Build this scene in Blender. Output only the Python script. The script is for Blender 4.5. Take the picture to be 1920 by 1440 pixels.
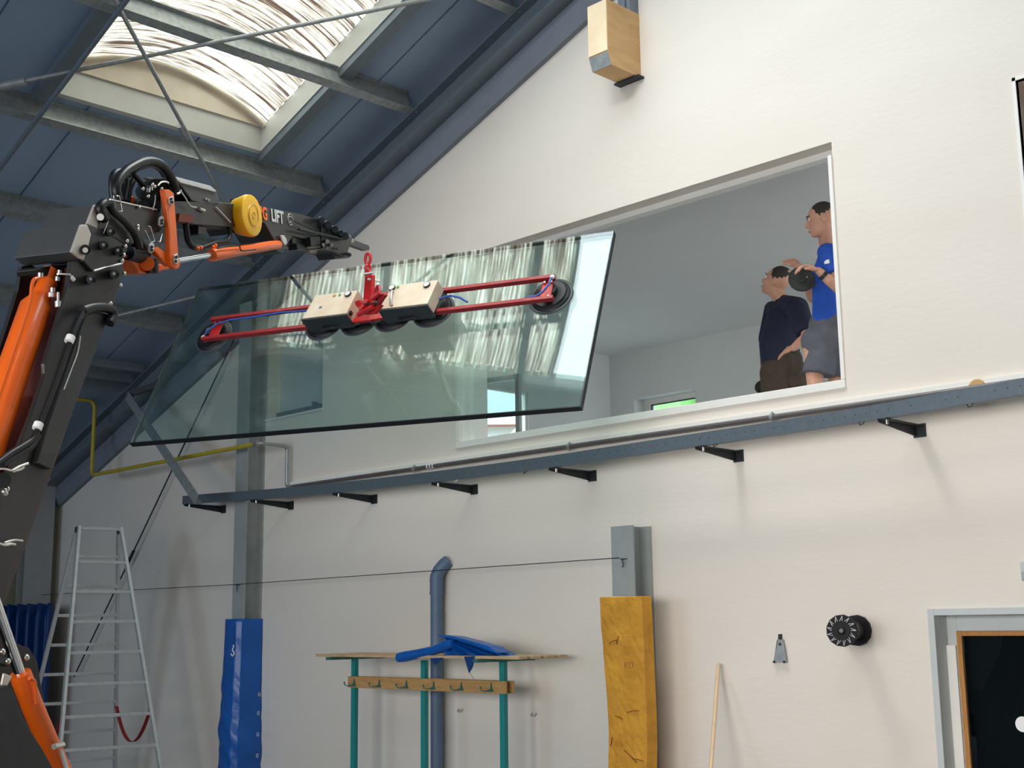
import bpy, math, random
from mathutils import Vector, Matrix
random.seed(7)
V = Vector
sc = bpy.context.scene
for o in list(bpy.data.objects): bpy.data.objects.remove(o)

# ---------------------------------------------------------------- camera
F = 2422.0; H = 2.1
YAW, PIT, ROL = [math.radians(a) for a in (-45.516, 10.518, -0.749)]
_f = V((math.sin(YAW)*math.cos(PIT), math.cos(YAW)*math.cos(PIT), math.sin(PIT)))
_r = V((math.cos(YAW), -math.sin(YAW), 0)); _u = _r.cross(_f)
_c, _s = math.cos(ROL), math.sin(ROL)
RX = _r*_c + _u*_s; UY = _u*_c - _r*_s; FW = _f
CAM = V((0, 0, H))
cd = bpy.data.cameras.new('camera'); cam = bpy.data.objects.new('camera', cd)
sc.collection.objects.link(cam); sc.camera = cam
cam.matrix_world = Matrix(((RX.x, UY.x, -FW.x, 0), (RX.y, UY.y, -FW.y, 0), (RX.z, UY.z, -FW.z, H), (0, 0, 0, 1)))
cd.sensor_fit = 'HORIZONTAL'; cd.sensor_width = 36; cd.lens = 36*F/1920; cd.clip_end = 300

def ray(x, y): return RX*((x-960)/F) + UY*((720-y)/F) + FW
def at(x, y, Y):            # the point of the plane Y = const seen there
    r = ray(x, y); return CAM + r*(Y/r.y)
def atx(x, y, X):
    r = ray(x, y); return CAM + r*(X/r.x)
def onplane(x, y, p0, n):
    r = ray(x, y); return CAM + r*((V(p0)-CAM).dot(n)/r.dot(n))
RS = .36
def RB(x): return RS*x + 9.343          # underside of the purlins
def onroof(x, y, off=0.): return onplane(x, y, (0, 0, 9.343+off), V((-RS, 0, 1)))

# ---------------------------------------------------------------- view, world, lights
sc.view_settings.view_transform = 'Standard'; sc.view_settings.look = 'None'
sc.view_settings.gamma = 1; sc.view_settings.use_curve_mapping = False
sc.view_settings.exposure = 0.0
sc.cycles.use_denoising = True
sc.cycles.max_bounces = 10; sc.cycles.transparent_max_bounces = 24
sc.cycles.diffuse_bounces = 5; sc.cycles.glossy_bounces = 5
sc.cycles.caustics_reflective = False; sc.cycles.caustics_refractive = False

w = bpy.data.worlds.new('sky'); sc.world = w; w.use_nodes = True
nt = w.node_tree; nt.nodes.clear()
tc = nt.nodes.new('ShaderNodeTexCoord'); sx = nt.nodes.new('ShaderNodeSeparateXYZ')
cr = nt.nodes.new('ShaderNodeValToRGB'); bg = nt.nodes.new('ShaderNodeBackground'); out = nt.nodes.new('ShaderNodeOutputWorld')
nt.links.new(tc.outputs['Generated'], sx.inputs[0]); nt.links.new(sx.outputs['Z'], cr.inputs[0])
e = cr.color_ramp.elements
e[0].position = 0.0; e[0].color = (.12, .14, .15, 1)
e[1].position = .9; e[1].color = (.84, .95, 1, 1)
k = cr.color_ramp.elements.new(.06); k.color = (.092, .14, .165, 1)
k = cr.color_ramp.elements.new(.5); k.color = (.55, .68, .76, 1)
bg.inputs[1].default_value = 6.8
nt.links.new(cr.outputs[0], bg.inputs[0]); nt.links.new(bg.outputs[0], out.inputs[0])

def area(name, loc, look, sx_, sy_, power, col, portal=False, shape='RECTANGLE', spread=180):
    l = bpy.data.lights.new(name, 'AREA'); l.shape = shape; l.size = sx_; l.size_y = sy_
    l.energy = power; l.color = col; l.spread = math.radians(spread)
    if portal: l.cycles.is_portal = True
    o = bpy.data.objects.new(name, l); sc.collection.objects.link(o)
    o.location = loc
    d = (V(look)-V(loc)).normalized()
    x = V((1, 0, 0)) if abs(d.x) < .95 else V((0, 1, 0))
    x = (x - d*x.dot(d)).normalized(); y = (-d).cross(x)
    o.matrix_world = Matrix(((x.x, y.x, -d.x, loc[0]), (x.y, y.y, -d.y, loc[1]), (x.z, y.z, -d.z, loc[2]), (0, 0, 0, 1)))
    return o
# portals that lead the daylight in through the roof light and the room windows
SKX0, SKX1, SKY0, SKY1 = -9.22, -.6, 4.10, 6.00
mx = (SKX0+SKX1)/2; 
area('daylight_portal', (mx, (SKY0+SKY1)/2, RS*mx+9.343+.24), (mx+.36, (SKY0+SKY1)/2, RS*mx+9.343+.24-1), (SKX1-SKX0)*1.063, 1.9, 1, (1, 1, 1), True)
# hall lamps hanging below the ridge side, above and behind the photographer's view
area('hall_lamp_light', (-5.1, 4.25, 7.02), (-4.9, 4.7, 3), .75, .75, 62, (1, .95, .88))
area('hall_lamp_light', (-1.2, 1.0, 7.3), (-2.6, 4.0, 2.5), .9, .9, 28, (1, .95, .88))
# unseen fill lights added to lift the wall: cool at left, warm mid-hall
area('added_fill_light', (-9.0, -11.0, 3.2), (-11.0, 4.0, 3.4), 6, 4, 470, (.60, .77, 1))
area('added_fill_light', (-1.6, -3.8, 2.7), (-3.6, 7.0, .3), 7, 2.4, 225, (1, .96, .91), spread=96)

# ---------------------------------------------------------------- materials
def mat(name, col, rough=.5, metal=0., var=0., vscale=4., bump=0., bscale=60., spec=.5, coat=0., col2=None, stretch=(1, 1, 1), detail=4., sss=0.):
    m = bpy.data.materials.new(name); m.use_nodes = True
    t = m.node_tree; b = t.nodes['Principled BSDF']
    b.inputs['Base Color'].default_value = (*col, 1); b.inputs['Roughness'].default_value = rough
    b.inputs['Metallic'].default_value = metal; b.inputs['Specular IOR Level'].default_value = spec
    b.inputs['Coat Weight'].default_value = coat
    if var or bump:
        tc = t.nodes.new('ShaderNodeTexCoord'); mp = t.nodes.new('ShaderNodeMapping')
        mp.inputs['Scale'].default_value = stretch; t.links.new(tc.outputs['Object'], mp.inputs[0])
    if var:
        n = t.nodes.new('ShaderNodeTexNoise'); n.inputs['Scale'].default_value = vscale; n.inputs['Detail'].default_value = detail
        t.links.new(mp.outputs[0], n.inputs['Vector'])
        r = t.nodes.new('ShaderNodeValToRGB'); c2 = col2 or tuple(max(0, c*(1-var)) for c in col)
        r.color_ramp.elements[0].position = .3; r.color_ramp.elements[0].color = (*c2, 1)
        r.color_ramp.elements[1].position = .7; r.color_ramp.elements[1].color = (*col, 1)
        t.links.new(n.outputs[0], r.inputs[0]); t.links.new(r.outputs[0], b.inputs['Base Color'])
    if bump:
        n2 = t.nodes.new('ShaderNodeTexNoise'); n2.inputs['Scale'].default_value = bscale; n2.inputs['Detail'].default_value = 4
        t.links.new(mp.outputs[0], n2.inputs['Vector'])
        bp = t.nodes.new('ShaderNodeBump'); bp.inputs['Strength'].default_value = bump; bp.inputs['Distance'].default_value = .02
        t.links.new(n2.outputs[0], bp.inputs['Height']); t.links.new(bp.outputs[0], b.inputs['Normal'])
    return m
M = {}
M['plaster'] = mat('plaster', (.77, .71, .64), .9, var=.05, vscale=1.1, bump=.07, bscale=22, col2=(.735, .67, .595), stretch=(.6, .6, 1.6))
M['white_wall'] = mat('white_wall', (.72, .72, .71), .9, var=.03, vscale=2)
M['white_paint'] = mat('white_paint', (.84, .82, .77), .6, var=.04, vscale=6)
M['ceiling'] = mat('ceiling_panel', (.31, .41, .55), .55, var=.07, vscale=1.5)
M['galv'] = mat('galvanised_steel', (.40, .43, .43), .5, .45, var=.28, vscale=22, bump=.03)
M['galv_dark'] = mat('grey_steel', (.20, .235, .27), .5, .35, var=.15, vscale=15)
M['column'] = mat('column_paint', (.36, .38, .375), .6, .1, var=.1, vscale=8)
M['rail'] = mat('rail_paint', (.115, .145, .170), .5, .2, var=.15, vscale=25)
M['dark_steel'] = mat('dark_steel', (.035, .04, .045), .5, .4, var=.2, vscale=20)
M['concrete'] = mat('concrete_floor', (.25, .25, .25), .8, var=.25, vscale=2.5, bump=.05)
M['curb'] = mat('curb_metal', (.60, .60, .56), .55, .15, var=.06, vscale=8)
M['cream'] = mat('cream_panel', (.80, .70, .56), .7, var=.15, vscale=5)
M['black_paint'] = mat('black_paint', (.022, .022, .023), .42, 0, var=.25, vscale=14, coat=.15)
M['black_rubber'] = mat('black_rubber', (.009, .009, .010), .42, 0, spec=.4)
M['dark_grey'] = mat('dark_grey_cover', (.085, .088, .09), .5, .2, var=.15, vscale=12)
M['alu'] = mat('aluminium', (.66, .67, .66), .42, .45, var=.12, vscale=25)
M['plate_light'] = mat('light_plate', (.62, .57, .52), .45, .4, var=.1, vscale=18)
M['broom'] = mat('broom_wood', (.76, .54, .34), .55, 0, var=.15, vscale=6, stretch=(6, 6, .5))
M['spool_black'] = mat('spool_black', (.012, .012, .014), .6, 0, spec=.2)
M['chrome'] = mat('chrome', (.82, .83, .85), .14, 1.)
M['steel_shiny'] = mat('zinc_bolt', (.75, .74, .70), .28, .9, var=.1, vscale=60)
M['orange'] = mat('orange_paint', (.92, .145, .008), .35, 0, var=.12, vscale=6, coat=.3)
M['dark_red'] = mat('dark_red_inside', (.16, .022, .006), .5)
M['red'] = mat('red_paint', (.62, .018, .022), .38, 0, var=.2, vscale=12, coat=.2)
M['red_bar'] = mat('dark_red_bar', (.36, .018, .024), .42, 0, var=.2, vscale=10, coat=.2)
M['yellow_reel'] = mat('yellow_plastic', (.90, .50, .006), .4, 0, var=.08, vscale=9, coat=.2)
M['yellow_pipe'] = mat('yellow_pipe_paint', (.50, .40, .035), .5, 0, var=.15, vscale=10)
M['pipe_grey'] = mat('grey_pipe', (.44, .44, .43), .4, .6, var=.2, vscale=30)
M['conduit'] = mat('conduit_brown', (.17, .155, .155), .45, .4, var=.15, vscale=12)
M['blue_pipe'] = mat('drainpipe_blue', (.115, .17, .26), .5, 0, var=.15, vscale=8)
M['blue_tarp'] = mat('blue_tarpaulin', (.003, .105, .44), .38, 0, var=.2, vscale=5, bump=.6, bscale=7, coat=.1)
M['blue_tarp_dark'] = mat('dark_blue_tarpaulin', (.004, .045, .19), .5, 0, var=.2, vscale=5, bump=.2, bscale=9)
M['foam'] = mat('ochre_foam', (.68, .335, .035), .85, 0, var=.3, vscale=7, bump=.7, bscale=16, col2=(.52, .235, .02))
M['foam_edge'] = mat('foam_edge', (.80, .62, .32), .9)
M['wood'] = mat('light_wood', (.70, .47, .26), .55, 0, var=.35, vscale=5, stretch=(1, 1, 12), detail=8)
M['wood_beam'] = mat('beam_wood', (.68, .43, .20), .65, 0, var=.3, vscale=2.2, stretch=(1.5, 1.5, 7), detail=8, col2=(.54, .31, .13))
M['wood_end_lit'] = mat('lit_end_wood', (.86, .70, .48), .65, 0, var=.25, vscale=5, detail=8, col2=(.74, .56, .36))
M['wood_board'] = mat('board_wood', (.58, .33, .12), .5, 0, var=.25, vscale=4, stretch=(3, 3, 14), detail=8)
M['wood_bead'] = mat('bead_wood', (.50, .22, .05), .45, 0, var=.25, vscale=8, stretch=(8, 8, 1))
M['teal'] = mat('teal_paint', (.012, .27, .27), .45, 0, var=.12, vscale=8)
M['teal_dark'] = mat('teal_hook', (.04, .17, .16), .45, .2)
M['door_grey'] = mat('door_grey', (.53, .56, .56), .5, 0, var=.05, vscale=5)
M['skin'] = mat('skin', (.60, .32, .22), .55, 0, var=.12, vscale=20)
M['navy'] = mat('navy_cloth', (.010, .014, .040), .85, 0, var=.3, vscale=14, bump=.4, bscale=18)
M['royal'] = mat('blue_cloth', (.012, .085, .50), .8, 0, var=.2, vscale=10, bump=.4, bscale=16)
M['grey_cloth'] = mat('grey_cloth', (.11, .115, .14), .9, 0, var=.25, vscale=12, bump=.4, bscale=20)
M['brown_cloth'] = mat('brown_cloth', (.065, .045, .032), .9, 0, var=.35, vscale=10, bump=.4, bscale=18)
M['hair'] = mat('hair', (.025, .018, .013), .7, 0, bump=.3, bscale=80)
M['white'] = mat('white_plastic', (.85, .85, .85), .5)
M['eye'] = mat('eye_dark', (.02, .015, .012), .3)
M['lip'] = mat('lip', (.45, .17, .13), .5)
M['hose_blue'] = mat('blue_hose', (.03, .10, .42), .35, 0, coat=.3)
M['strap_red'] = mat('red_webbing', (.30, .02, .02), .8)
M['beige_box'] = mat('beige_metal_cover', (.80, .70, .55), .5, .05, var=.12, vscale=9, col2=(.74, .58, .42))
M['gauge_face'] = mat('gauge_face', (.75, .74, .70), .4)
M['tape'] = mat('brown_tape', (.55, .34, .14), .45)
M['render_white'] = mat('outside_render', (.80, .82, .82), .8, var=.05, vscale=1)
M['roof_red'] = mat('red_roof_tiles', (.62, .25, .20), .8, var=.2, vscale=6)
M['green'] = mat('bright_green_leaves', (.50, .88, .36), .8, var=.3, vscale=3)
M['print'] = mat('blue_print', (.12, .18, .40), .6)
M['seal'] = mat('black_edge_seal', (.008, .010, .014), .35)
M['text_orange'] = mat('orange_lettering', (.95, .18, .02), .5)
M['text_white'] = mat('white_lettering', (.62, .62, .60), .5)
M['olive_wall'] = mat('olive_sidewall', (.33, .34, .22), .8, var=.1)
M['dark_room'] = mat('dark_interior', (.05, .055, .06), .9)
M['green_led'] = mat('green_button', (.10, .45, .15), .4)
M['panel_grey'] = mat('panel_grey', (.47, .51, .50), .7, var=.05)
M['rafter_shade'] = mat('rafter_shade_grey', (.20, .225, .27), .7, 0, var=.1, vscale=5)  # grey-blue of the shadow band below the rafter
M['dark_disc'] = mat('dark_disc', (.022, .026, .024), .7)
M['cap_black'] = mat('cap_black', (.008, .008, .010), .8)

def glass_mat(name, tint, ior=1.5, dirt=0.):
    m = bpy.data.materials.new(name); m.use_nodes = True; t = m.node_tree; t.nodes.clear()
    o = t.nodes.new('ShaderNodeOutputMaterial'); mx = t.nodes.new('ShaderNodeMixShader')
    tr = t.nodes.new('ShaderNodeBsdfTransparent'); tr.inputs[0].default_value = (*tint, 1)
    g = t.nodes.new('ShaderNodeBsdfGlossy'); g.inputs['Roughness'].default_value = 0.0
    fr = t.nodes.new('ShaderNodeFresnel'); fr.inputs[0].default_value = ior
    geo = t.nodes.new('ShaderNodeNewGeometry')
    # same Fresnel value on entering and leaving the pane
    cm = t.nodes.new('ShaderNodeMath'); cm.operation = 'MULTIPLY_ADD'
    cm.inputs[1].default_value = (1/ior - ior); cm.inputs[2].default_value = ior
    t.links.new(geo.outputs['Backfacing'], cm.inputs[0])
    fr.inputs[0].default_value = ior
    ft = t.nodes.new('ShaderNodeMath'); ft.operation = 'MULTIPLY_ADD'   # ior, or its inverse from behind so both sides agree
    ft.inputs[1].default_value = 0; ft.inputs[2].default_value = ior
    lw = t.nodes.new('ShaderNodeLayerWeight'); lw.inputs[0].default_value = .5
    # Schlick from the facing term, independent of the side
    p = t.nodes.new('ShaderNodeMath'); p.operation = 'POWER'; p.inputs[1].default_value = 5
    t.links.new(lw.outputs['Facing'], p.inputs[0])
    f0 = ((ior-1)/(ior+1))**2
    q = t.nodes.new('ShaderNodeMath'); q.operation = 'MULTIPLY_ADD'; q.inputs[1].default_value = 1-f0; q.inputs[2].default_value = f0
    t.links.new(p.outputs[0], q.inputs[0])
    t.links.new(q.outputs[0], mx.inputs[0]); t.links.new(tr.outputs[0], mx.inputs[1]); t.links.new(g.outputs[0], mx.inputs[2])
    for n in (fr, geo, cm, ft): t.nodes.remove(n)
    last = mx
    if dirt:
        tc = t.nodes.new('ShaderNodeTexCoord'); n = t.nodes.new('ShaderNodeTexNoise'); n.inputs['Scale'].default_value = 3.5; n.inputs['Detail'].default_value = 10
        t.links.new(tc.outputs['Object'], n.inputs['Vector'])
        r = t.nodes.new('ShaderNodeValToRGB'); r.color_ramp.elements[0].position = .55; r.color_ramp.elements[1].position = .8
        r.color_ramp.elements[1].color = (dirt, dirt, dirt, 1)
        t.links.new(n.outputs[0], r.inputs[0])
        d = t.nodes.new('ShaderNodeBsdfDiffuse'); d.inputs[0].default_value = (.8, .85, .85, 1)
        m2 = t.nodes.new('ShaderNodeMixShader'); t.links.new(r.outputs[0], m2.inputs[0])
        t.links.new(mx.outputs[0], m2.inputs[1]); t.links.new(d.outputs[0], m2.inputs[2]); last = m2
    t.links.new(last.outputs[0], o.inputs[0])
    return m
M['glass'] = glass_mat('insulating_glass', (.90, .955, .94), 1.74, .05)
M['window_glass'] = glass_mat('window_glass', (.97, .99, .985), 1.5)
M['door_glass'] = glass_mat('door_glass', (.55, .6, .62), 1.5)

def cover_mat():
    m = bpy.data.materials.new('dirty_corrugated_cover'); m.use_nodes = True; t = m.node_tree; t.nodes.clear()
    o = t.nodes.new('ShaderNodeOutputMaterial'); mx = t.nodes.new('ShaderNodeMixShader'); mx.inputs[0].default_value = .10
    tc = t.nodes.new('ShaderNodeTexCoord')
    def noise(scale, vec, det):
        mp = t.nodes.new('ShaderNodeMapping'); mp.inputs['Scale'].default_value = vec
        n = t.nodes.new('ShaderNodeTexNoise'); n.inputs['Scale'].default_value = scale; n.inputs['Detail'].default_value = det; n.inputs['Roughness'].default_value = .62
        t.links.new(tc.outputs['Object'], mp.inputs[0]); t.links.new(mp.outputs[0], n.inputs['Vector']); return n
    n1 = noise(1, (40, 1.3, 0), 9); n2 = noise(1, (11, 1.1, 0), 5)
    a = t.nodes.new('ShaderNodeMath'); a.operation = 'MULTIPLY_ADD'; a.inputs[1].default_value = .34
    t.links.new(n2.outputs[0], a.inputs[0]); t.links.new(n1.outputs[0], a.inputs[2])
    r = t.nodes.new('ShaderNodeValToRGB'); e = r.color_ramp.elements
    e[0].position = .575; e[0].color = (1, .945, .80, 1); e[1].position = .765; e[1].color = (.055, .030, .020, 1)
    k = e.new(.66); k.color = (.36, .28, .21, 1)
    t.links.new(a.outputs[0], r.inputs[0])
    tr = t.nodes.new('ShaderNodeBsdfTransparent'); t.links.new(r.outputs[0], tr.inputs[0])
    d = t.nodes.new('ShaderNodeBsdfTranslucent'); t.links.new(r.outputs[0], d.inputs[0])
    t.links.new(tr.outputs[0], mx.inputs[1]); t.links.new(d.outputs[0], mx.inputs[2]); t.links.new(mx.outputs[0], o.inputs[0])
    return m
M['cover'] = cover_mat()

# ---------------------------------------------------------------- mesh building
class MB:
    def __init__(s): s.v = []; s.f = []; s.sm = []
    def add(s, vs, fs, smooth=False):
        n = len(s.v); s.v += [V(p) for p in vs]; s.f += [[i+n for i in f] for f in fs]; s.sm += [smooth]*len(fs); return s
    def prism(s, poly, ext):          # any polygon extruded by a vector
        n = len(poly); ext = V(ext); a = [V(p) for p in poly]; b = [p+ext for p in a]
        nn = V((0, 0, 0))
        for i in range(n): nn += a[i].cross(a[(i+1) % n])
        A = list(range(n)); B = list(range(n, 2*n))
        if nn.dot(ext) > 0: fs = [A[::-1], B] + [[i, (i+1) % n, (i+1) % n+n, i+n] for i in range(n)]
        else: fs = [A, B[::-1]] + [[(i+1) % n, i, i+n, (i+1) % n+n] for i in range(n)]
        return s.add(a+b, fs)
    def box(s, lo, hi):
        (x0, y0, z0), (x1, y1, z1) = lo, hi
        return s.prism([(x0, y0, z0), (x1, y0, z0), (x1, y1, z0), (x0, y1, z0)], (0, 0, z1-z0))
    def bar(s, a, b, w, h, up=(0, 0, 1)):
        a, b = V(a), V(b); d = (b-a).normalized(); x = d.cross(V(up))
        if x.length < 1e-4: x = d.cross(V((1, 0, 0)))
        x.normalize(); y = x.cross(d)
        p = [a+x*(i*w/2)+y*(j*h/2) for i, j in ((-1, -1), (1, -1), (1, 1), (-1, 1))]
        return s.prism(p, b-a)
    def tube(s, pts, r, seg=12, rs=None, caps=True, flat=None):
        pts = [V(p) for p in pts]; n = len(pts); rings = []
        prev = None
        for i, p in enumerate(pts):
            d = ((pts[min(i+1, n-1)]-pts[i]).normalized() + (pts[i]-pts[max(i-1, 0)]).normalized())
            if d.length < 1e-6: d = pts[min(i+1, n-1)]-pts[max(i-1, 0)]
            d.normalize()
            if prev is None:
                x = d.cross(V((0, 0, 1)) if abs(d.z) < .9 else V((1, 0, 0))).normalized()
            else: x = (prev - d*prev.dot(d)).normalized()
            prev = x; y = d.cross(x)
            rr = rs[i] if rs else r
            fy = flat if flat else 1
            rings.append([p+x*(rr*math.cos(2*math.pi*k/seg))+y*(rr*fy*math.sin(2*math.pi*k/seg)) for k in range(seg)])
        vs = [q for ring in rings for q in ring]; fs = []
        for i in range(n-1):
            for k in range(seg):
                k2 = (k+1) % seg; fs.append([i*seg+k, i*seg+k2, (i+1)*seg+k2, (i+1)*seg+k])
        s.add(vs, fs, True)
        if caps:
            s.add(rings[0], [list(range(seg))[::-1]]); s.add(rings[-1], [list(range(seg))])
        return s
    def cyl(s, a, b, r, seg=24, r2=None): return s.tube([a, b], r, seg, rs=[r, r if r2 is None else r2])
    def lathe(s, o, axis, prof, seg=28, caps=True):     # prof: (distance along axis, radius)
        axis = V(axis).normalized(); return s.tube_rings(o, axis, prof, seg, caps)
    def tube_rings(s, o, axis, prof, seg, caps):
        x = axis.cross(V((0, 0, 1)) if abs(axis.z) < .9 else V((1, 0, 0))).normalized(); y = axis.cross(x); o = V(o)
        vs = []; fs = []
        for (t, r) in prof:
            vs += [o+axis*t+x*(r*math.cos(2*math.pi*k/seg))+y*(r*math.sin(2*math.pi*k/seg)) for k in range(seg)]
        for i in range(len(prof)-1):
            for k in range(seg):
                k2 = (k+1) % seg; fs.append([i*seg+k, i*seg+k2, (i+1)*seg+k2, (i+1)*seg+k])
        s.add(vs, fs, seg > 14)
        if caps:
            s.add(vs[:seg], [list(range(seg))[::-1]]); s.add(vs[-seg:], [list(range(seg))])
        return s
    def sph(s, c, r, seg=14, rings=9, M3=None):
        c = V(c); r = V((r, r, r)) if not hasattr(r, '__len__') else V(r); vs = []; fs = []
        for i in range(rings+1):
            th = math.pi*i/rings
            for k in range(seg):
                ph = 2*math.pi*k/seg; p = V((r.x*math.sin(th)*math.cos(ph), r.y*math.sin(th)*math.sin(ph), r.z*math.cos(th)))
                if M3: p = M3 @ p
                vs.append(c+p)
        for i in range(rings):
            for k in range(seg):
                k2 = (k+1) % seg; fs.append([i*seg+k, (i+1)*seg+k, (i+1)*seg+k2, i*seg+k2])
        return s.add(vs, fs, True)

def worldloc(o):
    p = V((0, 0, 0))
    while o is not None: p += o.location; o = o.parent
    return p
def build(name, mb, m, parent=None, bevel=0., seg=2, smooth=None):
    me = bpy.data.meshes.new(name)
    if parent is None:
        lo = V([min(p[i] for p in mb.v) for i in range(3)]); hi = V([max(p[i] for p in mb.v) for i in range(3)])
        loc = V(((lo.x+hi.x)/2, (lo.y+hi.y)/2, lo.z)); base = loc
    else: loc = V((0, 0, 0)); base = worldloc(parent)
    me.from_pydata([p-base for p in mb.v], [], mb.f)
    for p, sm in zip(me.polygons, mb.sm): p.use_smooth = sm if smooth is None else smooth
    me.materials.append(M[m] if isinstance(m, str) else m); me.update()
    o = bpy.data.objects.new(name, me); o.location = loc; o.parent = parent; sc.collection.objects.link(o)
    if bevel:
        b = o.modifiers.new('bevel', 'BEVEL'); b.width = bevel; b.segments = seg; b.limit_method = 'ANGLE'; b.angle_limit = math.radians(35)
    return o
def thing(name, label, cat, loc, group=None):
    o = bpy.data.objects.new(name, None); o.location = V(loc); o.empty_display_size = .1; sc.collection.objects.link(o)
    o['label'] = label; o['category'] = cat
    if group: o['group'] = group
    return o
def tag(o, label, cat, group=None):
    o['label'] = label; o['category'] = cat
    if group: o['group'] = group
    return o
def struct(name, mb, m, parent=None, **k):
    o = build(name, mb, m, parent, **k)
    if parent is None: o['kind'] = 'structure'
    return o
def copy_tree(o, loc=None, label=None, parent=None):
    c = o.copy(); sc.collection.objects.link(c); c.parent = parent
    if loc is not None: c.location = V(loc)
    if label: c['label'] = label
    for ch in o.children: copy_tree(ch, parent=c)
    return c
def iprof(h, b, tf, tw):      # I section in (across, up), top at 0
    return [(-b/2, 0), (b/2, 0), (b/2, -tf), (tw/2, -tf), (tw/2, -h+tf), (b/2, -h+tf), (b/2, -h), (-b/2, -h), (-b/2, -h+tf), (-tw/2, -h+tf), (-tw/2, -tf), (-b/2, -tf)]

# ================================================================ SETTING
WY = 7.0; WT = .2
XL, XR = -15.3, 1.5+15; RIDGE = 1.0
def roofz(x): return RS*x+9.343+.21 if x <= RIDGE else RS*(2*RIDGE-x)+9.343+.21
OX0, OX1, OZ0, OZ1 = -7.78, -4.17, 3.51, 5.118
WX0, WX1, WZ0, WZ1 = -2.95, -1.75, 3.95, 5.14
DX0, DX1, DZ1 = -3.73, -2.35, 2.155
mb = MB()
def wbox(x0, x1, z0, z1): mb.prism([(x0, WY, z0), (x1, WY, z0), (x1, WY, z1), (x0, WY, z1)], (0, WT, 0))
def wtop(x0, x1, z0): mb.prism([(x0, WY, z0), (x1, WY, z0), (x1, WY, roofz(x1)+.1), (x0, WY, roofz(x0)+.1)], (0, WT, 0))
mb = MB()
VX0, VX1 = -10.57, at(604, 770, 7.0).x; VZ0, VZ1 = at(560, 775, 7.0).z, 5.0
wtop(XL-.3, VX0, 0); wbox(VX0, VX1, 0, VZ0); wtop(VX0, VX1, VZ1); wtop(VX1, OX0, 0)
wbox(OX0, OX1, 0, OZ0); wtop(OX0, OX1, OZ1)
wtop(OX1, DX0, 0)
wbox(DX0, WX0, DZ1, roofz(DX0)-.2); mb.prism([(DX0, WY, roofz(DX0)-.2), (WX0, WY, roofz(DX0)-.2), (WX0, WY, roofz(WX0)+.1), (DX0, WY, roofz(DX0)+.1)], (0, WT, 0))
wbox(WX0, DX1, DZ1, WZ0); wbox(DX1, WX1, 0, WZ0); wtop(WX0, WX1, WZ1)
wtop(WX1, RIDGE, 0); wtop(RIDGE, XR, 0)
struct('wall_back', mb, 'plaster')
struct('floor', MB().box((XL-.3, -14, -.2), (XR, WY, 0)), 'concrete')
struct('wall_left', MB().box((XL-.3, -14, 0), (XL, WY, 4.2)), 'olive_wall')
struct('wall_right', MB().box((XR, -14, 0), (XR+.3, WY+.4, 4.3)), 'plaster')
mb = MB(); mb.prism([(XL-.3, -14, 0), (XR, -14, 0), (XR, -14, roofz(XR)), (RIDGE, -14, roofz(RIDGE)), (XL-.3, -14, roofz(XL-.3))], (0, -.3, 0))
struct('wall_front', mb, 'plaster')
# ceiling of sandwich panels, joint grooves every metre, with the roof light cut out
def rp(x, y, off): return V((x, y, roofz(x)+off))
mb = MB()
def slab(x0, x1, y0, y1):
    mb.add([rp(x0, y0, 0), rp(x1, y0, 0), rp(x1, y1, 0), rp(x0, y1, 0), rp(x0, y0, .12), rp(x1, y0, .12), rp(x1, y1, .12), rp(x0, y1, .12)],
           [[0, 1, 2, 3], [7, 6, 5, 4], [0, 4, 5, 1], [1, 5, 6, 2], [2, 6, 7, 3], [3, 7, 4, 0]])
g = .02
ys = [-14]+[y+.44 for y in range(-13, 4)]
for a, b in zip(ys[:-1], ys[1:]): slab(XL-.3, RIDGE, a, b-g)
e_ = .02
slab(XL-.3, RIDGE, ys[-1], SKY0-e_)
slab(XL-.3, SKX0-e_, SKY0-e_, 4.44-g) ; slab(XL-.3, SKX0-e_, 4.44, 5.44-g); slab(XL-.3, SKX0-e_, 5.44, SKY1+e_); slab(SKX1+e_, RIDGE, SKY0-e_, SKY1+e_)
slab(XL-.3, RIDGE, SKY1+e_, 6.44-g); slab(XL-.3, RIDGE, 6.44, WY+.4)
# closing strips in the joints, 15 mm up
for y in [b for b in ys[1:]]+[4.44, 5.44, 6.44]:
    x1 = RIDGE if not (SKY0 < y-.01 < SKY1) else SKX0
    mb.add([rp(XL-.3, y-g, .015), rp(x1, y-g, .015), rp(x1, y, .015), rp(XL-.3, y, .015)], [[0, 1, 2, 3]])
struct('ceiling', mb, 'ceiling')
mb = MB(); mb.add([rp(RIDGE, -14, 0), rp(XR+.3, -14, 0), rp(XR+.3, WY+.4, 0), rp(RIDGE, WY+.4, 0), rp(RIDGE, -14, .12), rp(XR+.3, -14, .12), rp(XR+.3, WY+.4, .12), rp(RIDGE, WY+.4, .12)],
                  [[0, 1, 2, 3], [7, 6, 5, 4], [0, 4, 5, 1], [1, 5, 6, 2], [2, 6, 7, 3], [3, 7, 4, 0]])
struct('ceiling', mb, 'ceiling')

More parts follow.
